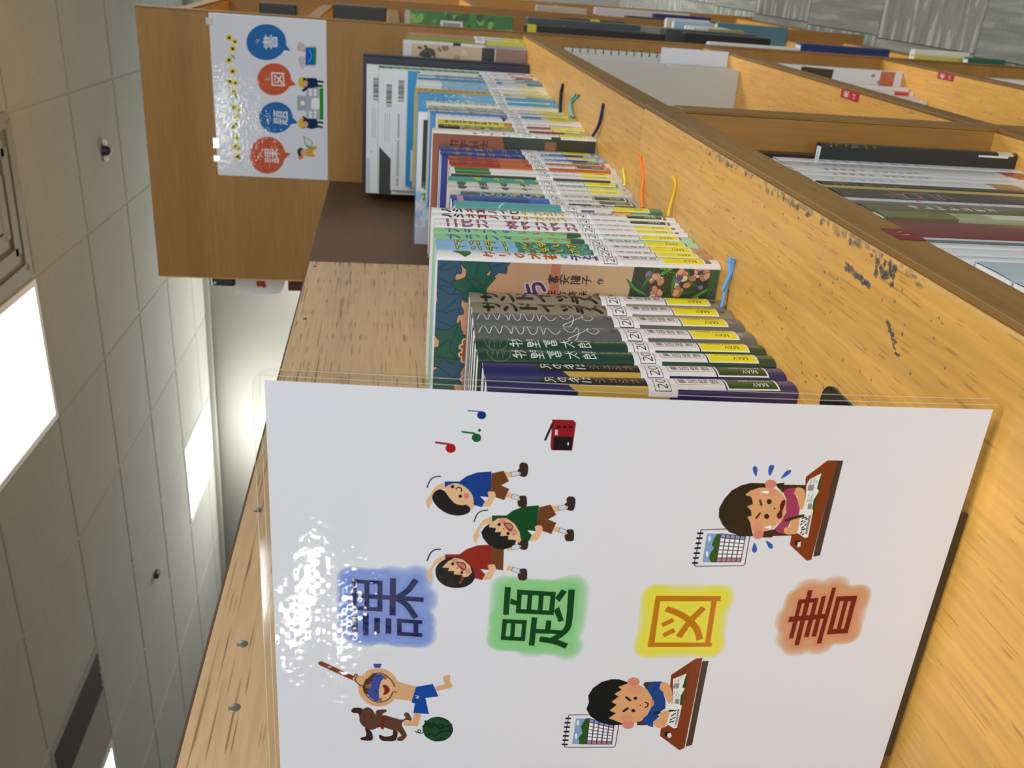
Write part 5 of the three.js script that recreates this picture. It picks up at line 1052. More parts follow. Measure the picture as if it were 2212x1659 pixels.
const peach = coverMat(152, 218, 6.4, (c, w, h) => {
  const g = c.createLinearGradient(0, 0, 0, h); g.addColorStop(0, '#e0a078'); g.addColorStop(0.3, '#c39a78'); g.addColorStop(1, '#c9b48e'); c.fillStyle = g; c.fillRect(0, 0, w, h);
  R(c, 'rgba(176,84,60,0.55)', w - 60, 86, 58, 7);
  for (const [x, y, r, a, k] of [[146, 8, 16, 1, 0], [132, 6, 14, 2, 0], [120, 12, 13, 0.4, 0], [128, 28, 17, 2.4, 1], [142, 30, 14, 0.2, 1], [146, 46, 11, 1.2, 0], [112, 10, 16, 0.8, 0], [98, 8, 15, 2, 0], [84, 14, 17, 0.3, 1], [70, 6, 15, 1.7, 1], [56, 12, 16, 2.2, 0], [40, 8, 17, 0.6, 1], [22, 10, 18, 1.4, 0], [8, 20, 16, 2.6, 1], [8, 46, 15, 0.6, 0]]) leaf(c, x, y, r, a, k ? '#1f5a4a' : '#2b5570', '#143040');
  c.save(); c.translate(126, 74); c.rotate(-0.35); glyph(c, 'ち', -8, -8, 17, '#d8c8d0', 4.4); glyph(c, 'ち', -8, -8, 17, '#4a2f60', 2.6); c.restore();
  c.save(); c.translate(104, 68); c.rotate(-0.3); glyph(c, 'も', -8, -8, 17, '#d8c8d0', 4.4); glyph(c, 'も', -8, -8, 17, '#4a2f60', 2.6); c.restore();
  for (const [ch, x, y, col] of [['の', 98, 32, '#2f8f7c'], ['荘', 76, 30, '#c8561e'], ['木', 52, 32, '#c8561e'], ['の', 32, 34, '#c8561e'], ['ゆ', 12, 34, '#c8561e']]) { glyph(c, ch, x - 9, y - 9, 18, '#f0d8c8', 5); glyph(c, ch, x - 9, y - 9, 18, col, 2.8); }
  column(c, '富安陽子', 132, 84, 8, 8.6, '#2c2620', 0.85); column(c, '作', 133, 122, 5, 8, '#2c2620', 0.6); column(c, '佐竹美保', 120, 84, 7, 8.2, '#2c2620', 0.75); column(c, '絵', 121, 120, 5, 8, '#2c2620', 0.55);
  c.fillStyle = '#3c7a40'; dabs(c, 22, ['#3c7a40', '#2f6638', '#569050'], 96, 116, 26, 26, 2, 5, 51);
  c.fillStyle = '#2c3a30'; c.beginPath(); c.moveTo(0, 140); c.lineTo(w, 150); c.lineTo(w, h); c.lineTo(0, h); c.fill();
  c.strokeStyle = '#47463f'; c.lineWidth = 0.5; for (let k = 0; k < 16; k++) { c.beginPath(); c.moveTo(w, 151 + k * 1.6); c.lineTo(w - 60, 144 + k * 1.6); c.stroke(); }
  for (let k = 0; k < 26; k++) blade(c, 60 + hash(k, 1, 77) * 90, 158 + hash(k, 2, 77) * 52, 16 + hash(k, 3, 77) * 18, (hash(k, 4, 77) - 0.5) * 5, 3.2, ['#3f8a3c', '#2f6c38', '#579a48', '#2a5a34'][k % 4]);
  for (const [x, y] of [[138, 166], [126, 172], [142, 184], [130, 190], [112, 178], [120, 200], [144, 202], [106, 196], [94, 172]]) for (let k = 0; k < 9; k++) { c.fillStyle = ['#d8a188', '#c98a70', '#e6c4ae', '#b97a64'][k % 4]; c.strokeStyle = '#6a3f34'; c.lineWidth = 0.35; c.beginPath(); c.ellipse(x + (hash(k, 1, x) - 0.5) * 10, y + (hash(k, 2, x) - 0.5) * 12, 3.2, 2.3, hash(k, 3, x) * 3, 0, 7); c.fill(); c.stroke(); }
  for (let k = 0; k < 9; k++) blade(c, 74 + hash(k, 1, 78) * 74, 156 + hash(k, 2, 78) * 52, 18 + hash(k, 3, 78) * 14, (hash(k, 4, 78) - 0.5) * 5, 2.6, ['#4a963f', '#3a7a3c'][k % 2]);
  dabs(c, 9, ['#54508a', '#7a6aa0', '#2c3466'], 90, 156, 60, 50, 1.5, 3, 52);
  R(c, '#3c5a3c', 60, 210, 92, 8);
});
const brown = coverMat(160, 202, 4, (c, w, h) => { R(c, '#96573a', 0, 0, w, h); tiny(c, 140, 22, 4, 12, 9, '#5c2a1c', 60); c.fillStyle = '#2f3a30'; c.beginPath(); c.moveTo(w, 84); c.quadraticCurveTo(118, 90, 116, 118); c.lineTo(100, h); c.lineTo(w, h); c.fill(); R(c, '#8a5a34', 130, 138, 22, 14); R(c, '#2c2a1c', 126, 152, 34, 50); dabs(c, 1, ['#d8c4a0'], 40, 26, 1, 1, 26, 27, 61); R(c, '#d6cbb2', 10, 6, 40, 30); tiny(c, 20, 12, 3, 8, 6, '#5a4c40', 62); });
const skyCover = coverMat(195, 214, 3, (c, w, h) => { R(c, '#cfe4f2', 0, 0, w, h); R(c, '#dfe3e8', 0, 0, w, 10); c.fillStyle = '#1f2a34'; c.fillRect(92, 8, 88, 16); c.fillStyle = '#3f4f66'; c.fillRect(84, 8, 9, 16); dabs(c, 60, ['#b4d2ea', '#d8e2ee', '#9fc3e4', '#c9c6da'], 0, 4, 92, 60, 3, 9, 63); dabs(c, 8, ['#5a9a3c'], 66, 10, 20, 6, 1.5, 3, 64); R(c, '#c6c6dc', 0, 0, 26, 40); });
const photoCover = coverMat(150, 230, 2.6, (c, w, h) => { R(c, '#d9d6da', 0, 0, w, h); R(c, '#cdb694', 0, 16, w, 130); dabs(c, 30, ['#2b2c22', '#3a2a20'], 60, 30, 90, 26, 3, 10, 65); dabs(c, 40, ['#d8cba8', '#b59a70', '#8e7450'], 40, 60, 110, 80, 4, 10, 66); R(c, '#202228', 0, 146, w, 24); R(c, '#8e756c', 0, 172, w, 58); dabs(c, 20, ['#a08a84', '#6c5048'], 0, 176, w, 50, 4, 10, 67); });
const barcode = (c, x, y) => { c.fillStyle = '#33363a'; for (let k = 0; k < 14; k++) c.fillRect(x + k * 2.7, y, 0.7 + hash(k, 9, 68) * 1.4, 10); };
const backCover = (h, f) => coverMat(215, h, 2.4, (c, w) => { R(c, '#e3e6ea', 0, 0, w, h); c.save(); f(c, w); c.restore(); });
const white1 = backCover(294, (c, w) => { barcode(c, 158, 12); tiny(c, 70, 8, 1, 4, 3, '#9aa0a8', 1); c.fillStyle = '#a9aeb6'; for (let k = 0; k < 3; k++) c.fillRect(96, 10 + k * 3, 50, 1); c.fillStyle = '#c6ccd2'; c.fillRect(0, 0, 60, h0(c)); });
function h0() { return 8; }
const white2 = backCover(273, (c, w) => { barcode(c, 150, 14); c.fillStyle = '#aab0b6'; for (let k = 0; k < 3; k++) c.fillRect(92, 12 + k * 4, 48, 1); c.fillStyle = '#3a3d3c'; c.beginPath(); c.moveTo(82, 3); c.lineTo(60, 26); c.lineTo(0, 26); c.lineTo(0, 60); c.lineTo(-10, 60); c.lineTo(-10, 3); c.fill(); });
const white3 = backCover(249, (c, w) => { barcode(c, 160, 11); c.fillStyle = '#7d858c'; for (const [x, l] of [[96, 22], [120, 18], [26, 66], [8, 14]]) for (let k = 0; k < l; k += 3) c.fillRect(x + k, 11, 2, 3.4); });
const cyanCover = coverMat(200, 222, 2, (c, w, h) => { R(c, '#1f93cb', 0, 0, w, h); R(c, '#e2e6e8', 10, 8, 56, 8); dabs(c, 3, ['#17485c'], 120, 40, 10, 10, 3, 5, 69); });

// ---------------------------------------------------------------- the upper row, from the large notice towards the tall panel
const UP = 'books of the upper row';
const Lb = (s) => s;
book('nearest navy and yellow paperback, half hidden by the large notice', 'navyYellow', 0.494, 0.0185, 0.195, -0.109, { labels: 'green', group: UP });
book('second navy and yellow paperback, between the nearest one and the dark green spines', 'navyYellow', 0.513, 0.0185, 0.195, -0.1085, { labels: 'green', group: UP });
book('dark green book next to the navy and yellow paperbacks', 'green', 0.532, 0.017, 0.197, -0.107, { labels: 'yellow', group: UP });
book('dark green book next to the grey hand-lettered books', 'green', 0.5495, 0.017, 0.197, -0.1065, { labels: 'yellow', group: UP });
book('grey book with white handwriting, next to the dark green spines', 'grey', 0.567, 0.024, 0.196, -0.106, { labels: 'yellow', group: UP });
book('grey book with white handwriting, next to the taupe books', 'grey', 0.5915, 0.0225, 0.195, -0.1055, { labels: 'yellow', group: UP });
book('taupe book with black brush letters, next to the grey books', 'taupe', 0.6145, 0.0195, 0.194, -0.105, { labels: 'yellow', group: UP });
book('taupe book with black brush letters and a pale blue ribbon at its foot', 'taupe', 0.6345, 0.02, 0.194, -0.1045, { labels: 'yellow', group: UP, ribbon: ['#6ea6e6', [[[0.633, -0.105], [0.635, -0.09], [0.635, -0.076], [0.633, -0.068]], [[0.634, -0.092], [0.6355, -0.079], [0.644, -0.07]]], 0.003] });
book('tall white-spined book with peach cover of leaves and flowers', 'white', 0.659, 0.0185, 0.218, -0.08, { labels: 'yellow', group: UP, cover: peach });
book('sky blue and green book touching the white-spined peach one', 'blue', 0.678, 0.0145, 0.217, -0.0805, { labels: 'yellow', group: UP });
book('sky blue and green book touching the mint ones', 'blue', 0.693, 0.0185, 0.217, -0.081, { labels: 'yellow', group: UP });
book('mint green book with blue letters, touching the sky blue ones', 'mint', 0.712, 0.0175, 0.217, -0.0818, { labels: 'yellow', group: UP });
book('mint green book with blue letters, touching the pink lettered ones', 'mint', 0.73, 0.0155, 0.217, -0.0815, { labels: 'yellow', group: UP });
book('white book with big pink letters, touching the mint ones', 'pink', 0.746, 0.011, 0.216, -0.0805, { labels: 'yellow', group: UP });
book('white book with big pink letters, touching the gold lettered ones', 'pink', 0.7575, 0.012, 0.216, -0.08, { labels: 'yellow', group: UP });
book('white book with navy, maroon and gold letters, touching the pink lettered ones', 'gold', 0.77, 0.0135, 0.217, -0.079, { labels: 'green', group: UP });
book('white book with navy, maroon and gold letters, yellow ribbon at its foot', 'gold', 0.784, 0.0135, 0.217, -0.078, { labels: 'green', group: UP, ribbon: ['#f0c81c', [[[0.797, -0.078], [0.8, -0.067], [0.8, -0.055], [0.8, -0.048], [0.806, -0.044]]], 0.0026] });
book('teal book with an orange window pattern, touching the gold lettered ones', 'teal', 0.799, 0.027, 0.194, -0.083, { labels: 'yellow', group: UP });
book('teal book with an orange window pattern, touching the cobalt blue one', 'teal', 0.8265, 0.0225, 0.194, -0.0825, { labels: 'june', group: UP });
book('cobalt blue book half hidden behind the teal ones', 'cobalt', 0.8495, 0.033, 0.193, -0.092, { labels: 'darkG', group: UP, ribbon: ['#ff8a22', [[[0.882, -0.092], [0.9, -0.081], [0.908, -0.068], [0.929, -0.05]]], 0.0032] });
book('cobalt blue book with a dark green label, beside the wave patterned spines', 'cobalt', 0.883, 0.0345, 0.193, -0.0925, { labels: 'darkG', group: UP });
book('short slate blue book with swirling waves', 'wave', 0.918, 0.0205, 0.181, -0.094, { labels: 'darkG', group: UP });
book('stone grey book with brush writing, touching the swirling wave spine', 'brush', 0.939, 0.0125, 0.193, -0.092, { labels: 'yellow', group: UP });
book('stone grey book with brush writing, touching the sea green spine', 'brush', 0.952, 0.0165, 0.193, -0.091, { labels: 'yellow', group: UP });
book('sea green book with yellow letters and a lemon ribbon', 'seaGreen', 0.969, 0.0195, 0.191, -0.09, { labels: 'yellow', group: UP, ribbon: ['#f2ea52', [[[0.962, -0.0885], [0.974, -0.082], [0.992, -0.076]]], 0.0026] });
book('white book with a green patch at its top, touching the sea green one', 'whiteGreen', 0.989, 0.0145, 0.188, -0.087, { labels: 'yellow', group: UP });
book('white book with a green patch at its top, touching the orange ones', 'whiteGreen', 1.004, 0.0145, 0.188, -0.0865, { labels: 'yellow', group: UP });
book('orange book with a red top, beside the white and green ones', 'orange', 1.019, 0.0255, 0.187, -0.084, { labels: 'darkG', group: UP });
book('orange book with a red top, beside the indigo ones', 'orange', 1.045, 0.0285, 0.187, -0.0845, { labels: 'darkG', group: UP });
book('indigo book with gold letters, beside the orange ones', 'indigo', 1.074, 0.0285, 0.194, -0.085, { labels: 'yellow', group: UP });
book('indigo book with gold letters, under the brown picture cover', 'indigo', 1.103, 0.036, 0.194, -0.0855, { labels: 'yellow', group: UP });
book('book with a brown picture cover standing forward, navy ribbon at its foot', 'dotted', 1.1405, 0.019, 0.202, -0.069, { labels: 'yellow', group: UP, cover: brown, w: 0.16, ribbon: ['#221f66', [[[1.145, -0.067], [1.126, -0.05], [1.122, -0.025]]], 0.0042] });
book('olive picture book beside the brown picture cover', 'olive', 1.16, 0.0265, 0.192, -0.074, { labels: 'yellow', group: UP });
book('olive picture book beside the yellow spine', 'olive', 1.187, 0.0275, 0.192, -0.072, { labels: 'yellow', group: UP });
book('narrow yellow book with dark letters', 'yellow', 1.215, 0.0215, 0.192, -0.07, { labels: 'pale', group: UP });
book('white book with a navy wedge on its spine', 'whiteBlue', 1.237, 0.0345, 0.193, -0.068, { labels: 'yellow', group: UP });
book('patterned green book with aqua ribbons at its foot', 'patterned', 1.272, 0.032, 0.2, -0.067, { labels: 'yellow', group: UP, ribbon: ['#6cc0c4', [[[1.28, -0.066], [1.327, -0.056], [1.306, -0.045], [1.276, -0.036]], [[1.29, -0.066], [1.325, -0.05], [1.3, -0.038]]], 0.003] });
book('patterned green book leaning on the pale blue picture cover', 'patterned', 1.3045, 0.034, 0.2, -0.068, { labels: 'pale', group: UP });
book('tall picture book with a pale blue cover and black title block', 'sky', 1.339, 0.02, 0.214, -0.074, { labels: 'pale', group: UP, cover: skyCover, w: 0.195 });
book('off-white book with a black blot, black ribbon at its foot', 'offWhite', 1.36, 0.034, 0.201, -0.074, { labels: 'pale', group: UP, ribbon: ['#14130f', [[[1.385, -0.074], [1.403, -0.05], [1.402, -0.036]]], 0.005] });
book('off-white book farther from the camera, beside the sky blue spine', 'offWhite', 1.3945, 0.034, 0.2, -0.073, { labels: 'pale', group: UP });
book('sky blue book beside the off-white ones', 'sky', 1.429, 0.03, 0.205, -0.071, { labels: 'pale', group: UP });
book('light blue book beside the gold and blue spine', 'sky', 1.4595, 0.03, 0.211, -0.068, { labels: 'tealM', group: UP });
book('gold and blue book in the farther half of the upper row', 'goldBlue', 1.49, 0.0305, 0.215, -0.067, { labels: 'pale', group: UP });
book('pale blue book beside the gold and blue one', 'paleBlue', 1.521, 0.0305, 0.212, -0.066, { labels: 'pale', group: UP });
book('thick pale blue book with a cream foot', 'paleBlue', 1.552, 0.0455, 0.21, -0.063, { labels: 'pale', group: UP });
book('book with purple letters and a blue foot', 'purpleText', 1.598, 0.0305, 0.208, -0.061, { labels: 'tealM', group: UP });
book('book with purple letters beside the aqua spine', 'purpleText', 1.629, 0.0305, 0.207, -0.0605, { labels: 'tealM', group: UP });
book('aqua and white book with a red label', 'aqua', 1.66, 0.0305, 0.202, -0.06, { labels: 'red', group: UP });
book('picture book whose cyan cover shows above the far row', 'cyan', 1.691, 0.0125, 0.222, -0.063, { cover: cyanCover, w: 0.2, group: UP });
book('white-covered book with a barcode, shortest of the three white covers', 'plainWhite', 1.704, 0.0125, 0.249, -0.062, { cover: white3, w: 0.212, group: UP });
book('white-covered green-spined book with a dark slanted block', 'forest', 1.717, 0.0145, 0.273, -0.06, { cover: white2, w: 0.225, group: UP, labels: 'red' });
book('white-covered book with a barcode, tallest of the three white covers', 'plainWhite', 1.732, 0.0145, 0.294, -0.06, { cover: white1, w: 0.228, group: UP });
book('very tall navy album behind the three white covers', 'darkNavy', 1.762, 0.034, 0.301, -0.046, { w: 0.25, cat: 'book', group: UP });
book('book with a brown animal photograph on its cover, near the tall panel', 'photo', 1.815, 0.024, 0.23, -0.022, { cover: photoCover, w: 0.15, group: UP });
book('olive green book beside the rose spine, near the tall panel', 'oliveGreen', 1.8395, 0.0215, 0.224, -0.014, { labels: 'yellow', group: UP });
book('rose pink book, last of the upper row', 'rose', 1.8615, 0.0215, 0.219, -0.011, { labels: 'pale', group: UP });

// ---------------------------------------------------------------- the shelf under the scuffed board
const LOW = 'books on the lower shelf', LY = -0.365, LZ = -0.031;
const low = (label, key, x, t, h, o = {}) => book(label, key, x, t, h, o.z || LZ, { y: LY, soft: true, w: 0.19, group: LOW, ...o });
low('teal book at the picture edge, lowest of the lower shelf', 'deepTeal', 0.45, 0.036, 0.25);
low('pale blue book with black mountain shapes on the lower shelf', 'skyBlack', 0.487, 0.0385, 0.25);
low('white magazine with black lettering on the lower shelf, beside the pale blue one', 'lines', 0.5265, 0.011, 0.26); low('white magazine on the lower shelf with a red and teal mark', 'logos', 0.538, 0.0175, 0.26);
low('plain white magazine between the red and teal mark and the grey line', 'lines', 0.556, 0.0105, 0.26);
low('white magazine with a dark grey line, touching the wine red book', 'greyLine', 0.567, 0.0125, 0.26);
low('thick wine red book on the lower shelf', 'wine', 0.58, 0.0555, 0.262, { soft: false });
low('pale green book beside the thick wine red one', 'paleGreen', 0.636, 0.021, 0.255);
low('olive book with white lettering on the lower shelf', 'oliveText', 0.6575, 0.021, 0.257);
low('white magazine with red dots on the lower shelf', 'whiteDots', 0.679, 0.0175, 0.26);
low('black and yellow magazine with pink letters on the lower shelf', 'blackPink', 0.697, 0.0455, 0.258);
low('dark olive magazine between the black and yellow one and the white stack', 'darkOlive', 0.743, 0.0145, 0.256);
low('white magazine with a tan block near its foot', 'whiteTan', 0.758, 0.0235, 0.258); low('white magazine with pinkish letters beside the tan block', 'whiteRed', 0.782, 0.0195, 0.257);
low('white magazine with a red label, between the pinkish and the silver grey ones', 'whiteRed', 0.802, 0.0195, 0.256); low('silver grey magazine with a red label', 'silver', 0.822, 0.0215, 0.255);
low('white magazine touching the black hard-covered book', 'plainWhite', 0.844, 0.0175, 0.254);
low('black hard-covered book with a white top edge, standing forward on the lower shelf', 'darkOlive', 0.8625, 0.013, 0.206, { z: -0.0165, soft: false, cover: coverMat(190, 206, 2, (c, w, h) => { R(c, '#1a1e22', 0, 0, w, h); R(c, '#d8d8d8', w - 5, h - 42, 5, 32); }) });
{
  const t = thing('video_case', 'black and olive plastic case behind the black hard-covered book', 'case', 0.878, LY + 0.0004, -0.05);
  mesh('case', (() => { const g = new RoundedBoxGeometry(0.022, 0.262, 0.18, 3, 0.004); g.translate(0.011, 0.131, -0.09 + 0.018); return g; })(), M.black, t);
  mesh('paper_insert', box(-0.0004, 0.02, -0.15, 0, 0.24, 0.0), mat(0x77702c, 0.4), t);
}

// ---------------------------------------------------------------- the farther low bookcase: file box, folders, magazines
{
  const t = thing('file_box', 'grey cardboard file box standing on the empty oak shelf', 'file box', 1.667, -0.3636, -0.025);
  const g = mat(0xc2c3bc, 0.75);
  mesh('front_wall', box(0, 0, -0.24, 0.003, 0.27, 0, 'y', 0.001), g, t); mesh('rear_wall', box(0.06, 0, -0.24, 0.063, 0.27, 0, 'y', 0.001), g, t);
  mesh('spine_wall', box(0.003, 0, -0.003, 0.06, 0.12, 0), g, t); mesh('base', box(0.003, 0, -0.24, 0.06, 0.003, -0.003), g, t);
  const p = thing('paper_folder', 'white folded paper folder leaning behind the grey file box', 'folder', 1.738, -0.3636, -0.003);
  const w = mat(0xdcdce4, 0.6); mesh('front_leaf', box(0, 0, -0.2, 0.0015, 0.128, 0, 'y', 0.0006), w, p); mesh('rear_leaf', box(0.007, 0, -0.2, 0.0085, 0.126, 0, 'y', 0.0006), w, p); mesh('fold', (() => { const q = new THREE.CylinderGeometry(0.004, 0.004, 0.126, 12, 1, false); q.translate(0.0043, 0.063, 0.0); return q; })(), w, p);
  const n = thing('ring_notebook', 'ring-bound notebook with a row of dark holes behind the white folder', 'notebook', 1.765, -0.3636, -0.012);
  mesh('pages', box(0, 0, -0.2, 0.012, 0.3, -0.006, 'y'), M.paperEdge, n); mesh('cover', box(-0.0012, 0, -0.2, -0.0001, 0.302, 0, 'y'), mat(0xc9c9c2, 0.6), n);
  for (let k = 0; k < 20; k++) { const q = new THREE.TorusGeometry(0.0065, 0.0011, 6, 14); q.rotateX(Math.PI / 2); const r = mesh('ring', q, M.black, n); r.position.set(0.005, 0.012 + k * 0.0145, -0.004); }
}
const MID = 'magazines on the shelf under the red sticker', MY = -0.7458;
const mid = (label, key, x, t, h, z, o = {}) => book(label, key, x, t, h, z, { y: MY, soft: true, w: 0.2, group: MID, ...o });
SPINES.redStripe = (c, S, Hh) => { R(c, '#d6d3cf', 0, 0, S, Hh); R(c, '#a33428', S * 0.6, 0, S * 0.4, Hh); R(c, '#c43a2a', 0, Hh - 40, S, 30); };
SPINES.greenBlock = (c, S, Hh) => { R(c, '#cfd0cf', 0, 0, S, Hh); R(c, '#2c6a4c', 0, Hh - 110, S, 60); };
SPINES.tan = (c, S, Hh) => { R(c, '#8a4a3a', 0, 0, S, Hh); R(c, '#d9d4ce', 0, 60, S, 60); };
mid('dark green footed magazine, nearest on the shelf under the red sticker', 'greenBlock', 1.69, 0.016, 0.21, -0.058); mid('red-brown magazine on the shelf under the red sticker', 'tan', 1.7065, 0.018, 0.225, -0.06);
mid('white and green magazine on the shelf under the red sticker', 'greenBlock', 1.725, 0.018, 0.235, -0.056); mid('white magazine with a red stripe on the shelf under the red sticker', 'redStripe', 1.7435, 0.02, 0.25, -0.05);
mid('white magazine on the shelf under the red sticker, before the big white book', 'plainWhite', 1.764, 0.022, 0.255, -0.044);
mid('big white book with a dark brown block on its cover', 'plainWhite', 1.8, 0.02, 0.262, -0.018, { cover: coverMat(200, 262, 2, (c, w, h) => { R(c, '#dcdcde', 0, 0, w, h); c.fillStyle = '#38302c'; c.beginPath(); c.moveTo(w - 2, 52); c.lineTo(w - 30, 46); c.lineTo(w - 34, 116); c.lineTo(w - 4, 118); c.fill(); R(c, '#b86848', w - 60, 216, 60, 30); dabs(c, 14, ['#8a8a92', '#b8b0b0'], w - 70, 190, 60, 30, 2, 5, 80); }) });
book('long white book on the lowest visible shelf, above the second red sticker', 'plainWhite', 1.79, 0.03, 0.29, -0.018, { y: -1.0848, soft: true, w: 0.2, group: 'books on the lowest visible shelf', cover: coverMat(200, 290, 2, (c, w, h) => { R(c, '#dfdade', 0, 0, w, h); R(c, '#5a3a3a', w - 16, 210, 12, 26); R(c, '#8a3a2c', 20, 180, 60, 60); }) });

// ---------------------------------------------------------------- things in the tall bookcase that show past its end panel
const TB = 'things in the tall bookcase';
function slab(name, label, category, x, t, y0, y1, z1, d, color, o = {}) {
  const th = thing(name, label, category, x, y0, z1, TB), m = o.mat || mat(color, 0.45, { clearcoat: 0.4, clearcoatRoughness: 0.3 });
  const g = new RoundedBoxGeometry(t, y1 - y0, d, 3, o.r || 0.0025); g.translate(t / 2, (y1 - y0) / 2, -d / 2);
  mesh(o.part || 'cover', g, m, th);
  if (o.sticker) { const [a, b, col] = o.sticker; mesh('sticker', box(-0.0005, a, -0.022, t + 0.0005, b, 0.0006, 'x', 0.0002), mat(col, 0.4), th); }
  if (o.front) { const q = new THREE.BoxGeometry(0.0004, y1 - y0 - 0.002, d - 0.002); q.translate(-0.0004, (y1 - y0) / 2, -d / 2); const p = q.attributes.position, uv = q.attributes.uv; for (let k = 0; k < p.count; k++) uv.setXY(k, (p.getZ(k) + d) / d, p.getY(k) / (y1 - y0)); mesh('front_cover', q, o.front, th); }
  if (o.pages) mesh('pages', box(0.002, 0.002, -d + 0.001, t - 0.002, y1 - y0 + 0.0006, -0.004), M.paperEdge, th);
  return th;
}
const meadow = coverMat(190, 224, 3, (c, w, h) => { R(c, '#3c7a3a', 0, 0, w, h); dabs(c, 60, ['#6aa83c', '#2c5c34', '#88b85a', '#3f8a3c'], w - 60, 0, 60, h, 4, 14, 90); R(c, '#b9bcae', w - 60, 0, 60, 10); dabs(c, 14, ['#1f3a7c', '#2a55b0', '#1a1f3c'], w - 60, 40, 26, 160, 5, 12, 91); R(c, '#e2e4e4', w - 34, 72, 18, 46); c.fillStyle = '#3a3c3c'; for (let k = 0; k < 18; k++) c.fillRect(w - 30, 78 + k * 2, 10, 1.1); R(c, '#9fd04a', w - 50, 196, 22, 14); });
const yC = -0.0006, yD = -0.3496, yE = -0.6246, yF = -0.8696, yG = -1.0896;
slab('picture_book', 'green meadow picture book standing forward in the tall bookcase', 'book', 2.05, 0.014, yC, 0.224, 0.019, 0.19, '#3c7a3a', { front: meadow, pages: 1 });
slab('file_case', 'black file case above the green meadow picture book, in the tall bookcase', 'case', 2.1, 0.05, 0.2624, 0.372, 0.016, 0.16, '#17181a', { part: 'case' });
slab('file_case', 'narrow black file case behind the top edge of the small notice', 'case', 2.02, 0.035, 0.4404, 0.512, 0.014, 0.15, '#15161a', { part: 'case' });
slab('video_case', 'black video case with a yellow sticker, just below the green meadow picture book', 'case', 2.12, 0.02, yD, -0.034, 0.002, 0.15, '#141517', { part: 'case', sticker: [0.29, 0.31, '#d8d43a'] });
slab('magazine_file', 'dark grey magazine file below the green meadow picture book', 'file', 2.35, 0.05, yD, -0.071, 0.006, 0.18, '#4a4f52', { part: 'case' });
slab('video_case', 'black video case with a yellow sticker, between the two dark grey magazine files', 'case', 2.5, 0.02, yD, -0.173, 0.004, 0.15, '#151618', { part: 'case', sticker: [0.07, 0.095, '#d8d43a'] });
slab('paperback', 'navy book low beside the dark grey magazine file', 'book', 2.28, 0.02, yD, -0.148, -0.004, 0.14, '#252a54', { pages: 1 });
slab('magazine_file', 'shorter dark grey magazine file nearer the carpet', 'file', 2.42, 0.04, yD, -0.235, 0.0, 0.18, '#4c5254', { part: 'case' });
slab('magazine', 'pale pink and green magazine beside the dark grey files', 'magazine', 2.56, 0.018, yE, -0.39, -0.004, 0.18, '#8f9186', {});
slab('video_case', 'low black video case under the pale magazine', 'case', 2.2, 0.03, yE, -0.416, 0.005, 0.16, '#121316', { part: 'case' });
slab('magazine_file', 'charcoal magazine file behind the low black video case', 'file', 2.3, 0.05, yE, -0.399, 0.006, 0.16, '#454b4e', { part: 'case' });
slab('paperback', 'cream paperback rising above the black case near the carpet', 'book', 2.66, 0.02, yE, -0.5, 0.016, 0.14, '#d6d2c2', { pages: 1 });
slab('paperback', 'pale blue paperback beside the cream one near the carpet', 'book', 2.62, 0.02, yE, -0.51, 0.012, 0.14, '#a9c6de', { pages: 1 });
slab('paperback', 'teal paperback, farthest of the ones near the carpet', 'book', 2.7, 0.022, yF, -0.66, 0.012, 0.15, '#4f7f92', { pages: 1 });
for (let k = 0; k < 5; k++) slab('paperback', ['first', 'second', 'third', 'fourth', 'fifth'][k] + ' thin white paperback by the carpet, counted from the pale magazine', 'book', 2.54 - k * 0.017, 0.0155, yE, -0.52 - (k % 2) * 0.01, 0.006, 0.14, '#d9d8d2', { pages: 1 });
slab('paperback', 'mustard yellow paperback above the black case near the carpet', 'book', 2.38, 0.02, yE, -0.53, 0.009, 0.14, '#a8962c', { pages: 1 });
slab('paperback', 'long white paperback directly beyond the end panel', 'book', 2.03, 0.02, yE, -0.42, -0.001, 0.15, '#dcdcde', { pages: 1 });
slab('paperback', 'royal blue book directly beyond the end panel', 'book', 2.1, 0.03, yF, -0.656, 0.005, 0.16, '#24356e', { pages: 1 });
slab('paperback', 'small yellow book beyond the royal blue one', 'book', 2.05, 0.02, yG, -0.902, 0.001, 0.13, '#cfc65a', { pages: 1 });
slab('paperback', 'small white book beyond the yellow one', 'book', 2.14, 0.02, yG, -0.95, 0.008, 0.13, '#e0e0d8', { pages: 1 });
slab('paperback', 'grey book low down at the carpet edge', 'book', 2.18, 0.025, yG, -1.024, 0.004, 0.15, '#a5a49c', { pages: 1 });
slab('paperback', 'bottle green book at the lower picture corner by the carpet', 'book', 2.0, 0.02, yG, -1.0, 0.006, 0.15, '#2a6450', { pages: 1 });
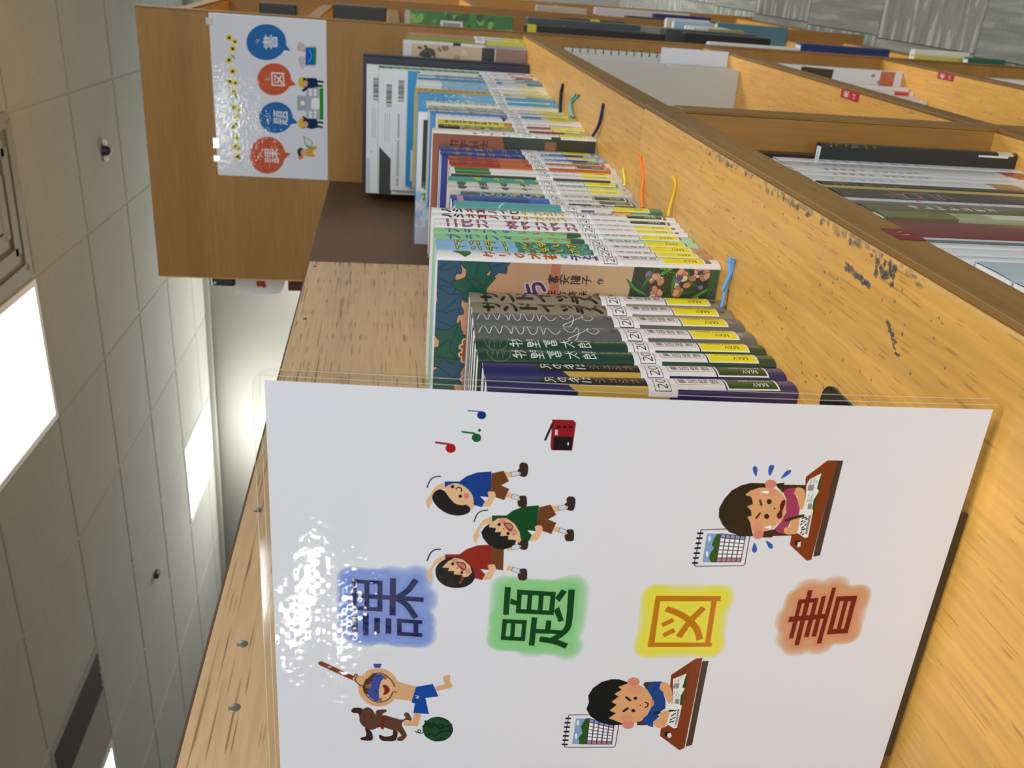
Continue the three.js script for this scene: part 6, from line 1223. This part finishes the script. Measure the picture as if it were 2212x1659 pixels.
// a few things in the farthest bookcase
slab('magazine', 'pinkish magazine in the farthest bookcase', 'magazine', 3.1, 0.03, -0.3636, -0.2, 0.008, 0.2, '#b3a8a2', {});
slab('video_case', 'black case in the farthest bookcase', 'case', 2.95, 0.05, -0.7456, -0.46, 0.002, 0.2, '#1b1a18', { part: 'case' });
slab('magazine', 'white magazine in the farthest bookcase', 'magazine', 3.25, 0.03, -0.7456, -0.42, 0.01, 0.2, '#c9c8c4', {});
slab('paperback', 'dark blue book in the farthest bookcase', 'book', 3.02, 0.03, -0.7456, -0.56, 0.012, 0.2, '#22256a', {});
// things held on the rear side of the tall bookcase, showing past the end panel's left edge
{
  const t = thing('file_case', 'black case sticking out behind the left edge of the end panel', 'case', 1.95, 0.575, -0.5);
  mesh('case', (() => { const g = new RoundedBoxGeometry(0.03, 0.049, 0.056, 3, 0.006); g.translate(0.015, 0.0245, -0.028); return g; })(), M.black, t);
  mesh('badge', (() => { const g = new THREE.CylinderGeometry(0.003, 0.003, 0.001, 12); g.rotateZ(Math.PI / 2); g.translate(-0.0005, 0.042, -0.047); return g; })(), M.plainWhite, t);
  const w = thing('folder', 'white folder with a red mark sticking out behind the left edge of the end panel', 'folder', 1.95, 0.391, -0.5);
  mesh('cover', (() => { const s = new THREE.Shape(); s.moveTo(0, 0.076); s.quadraticCurveTo(-0.06, 0.076, -0.069, 0.096); s.lineTo(-0.069, 0.183); s.lineTo(0, 0.183); const g = new THREE.ExtrudeGeometry(s, { depth: 0.012, bevelEnabled: false }); g.rotateY(-Math.PI / 2); g.translate(0.012, 0, 0); return g; })(), M.plainWhite, w);
  mesh('red_mark', (() => { const s = new THREE.Shape(); s.moveTo(-0.047, 0.14); s.lineTo(-0.054, 0.137); s.lineTo(-0.052, 0.13); s.lineTo(-0.056, 0.124); s.lineTo(-0.052, 0.118); s.lineTo(-0.04, 0.122); s.lineTo(-0.04, 0.138); const g = new THREE.ShapeGeometry(s); g.rotateY(-Math.PI / 2); g.translate(-0.0005, 0, 0); return g; })(), mat(0xb02a22, 0.5), w);
  const b = thing('paperback', 'red-brown book sticking out behind the left edge of the end panel, lowest there', 'book', 1.965, 0.391, -0.5);
  mesh('cover', (() => { const g = new RoundedBoxGeometry(0.02, 0.075, 0.066, 2, 0.002); g.translate(0.01, 0.0375, -0.033); return g; })(), mat(0x5c2c22, 0.5), b);
}
renderer.render(scene, camera);
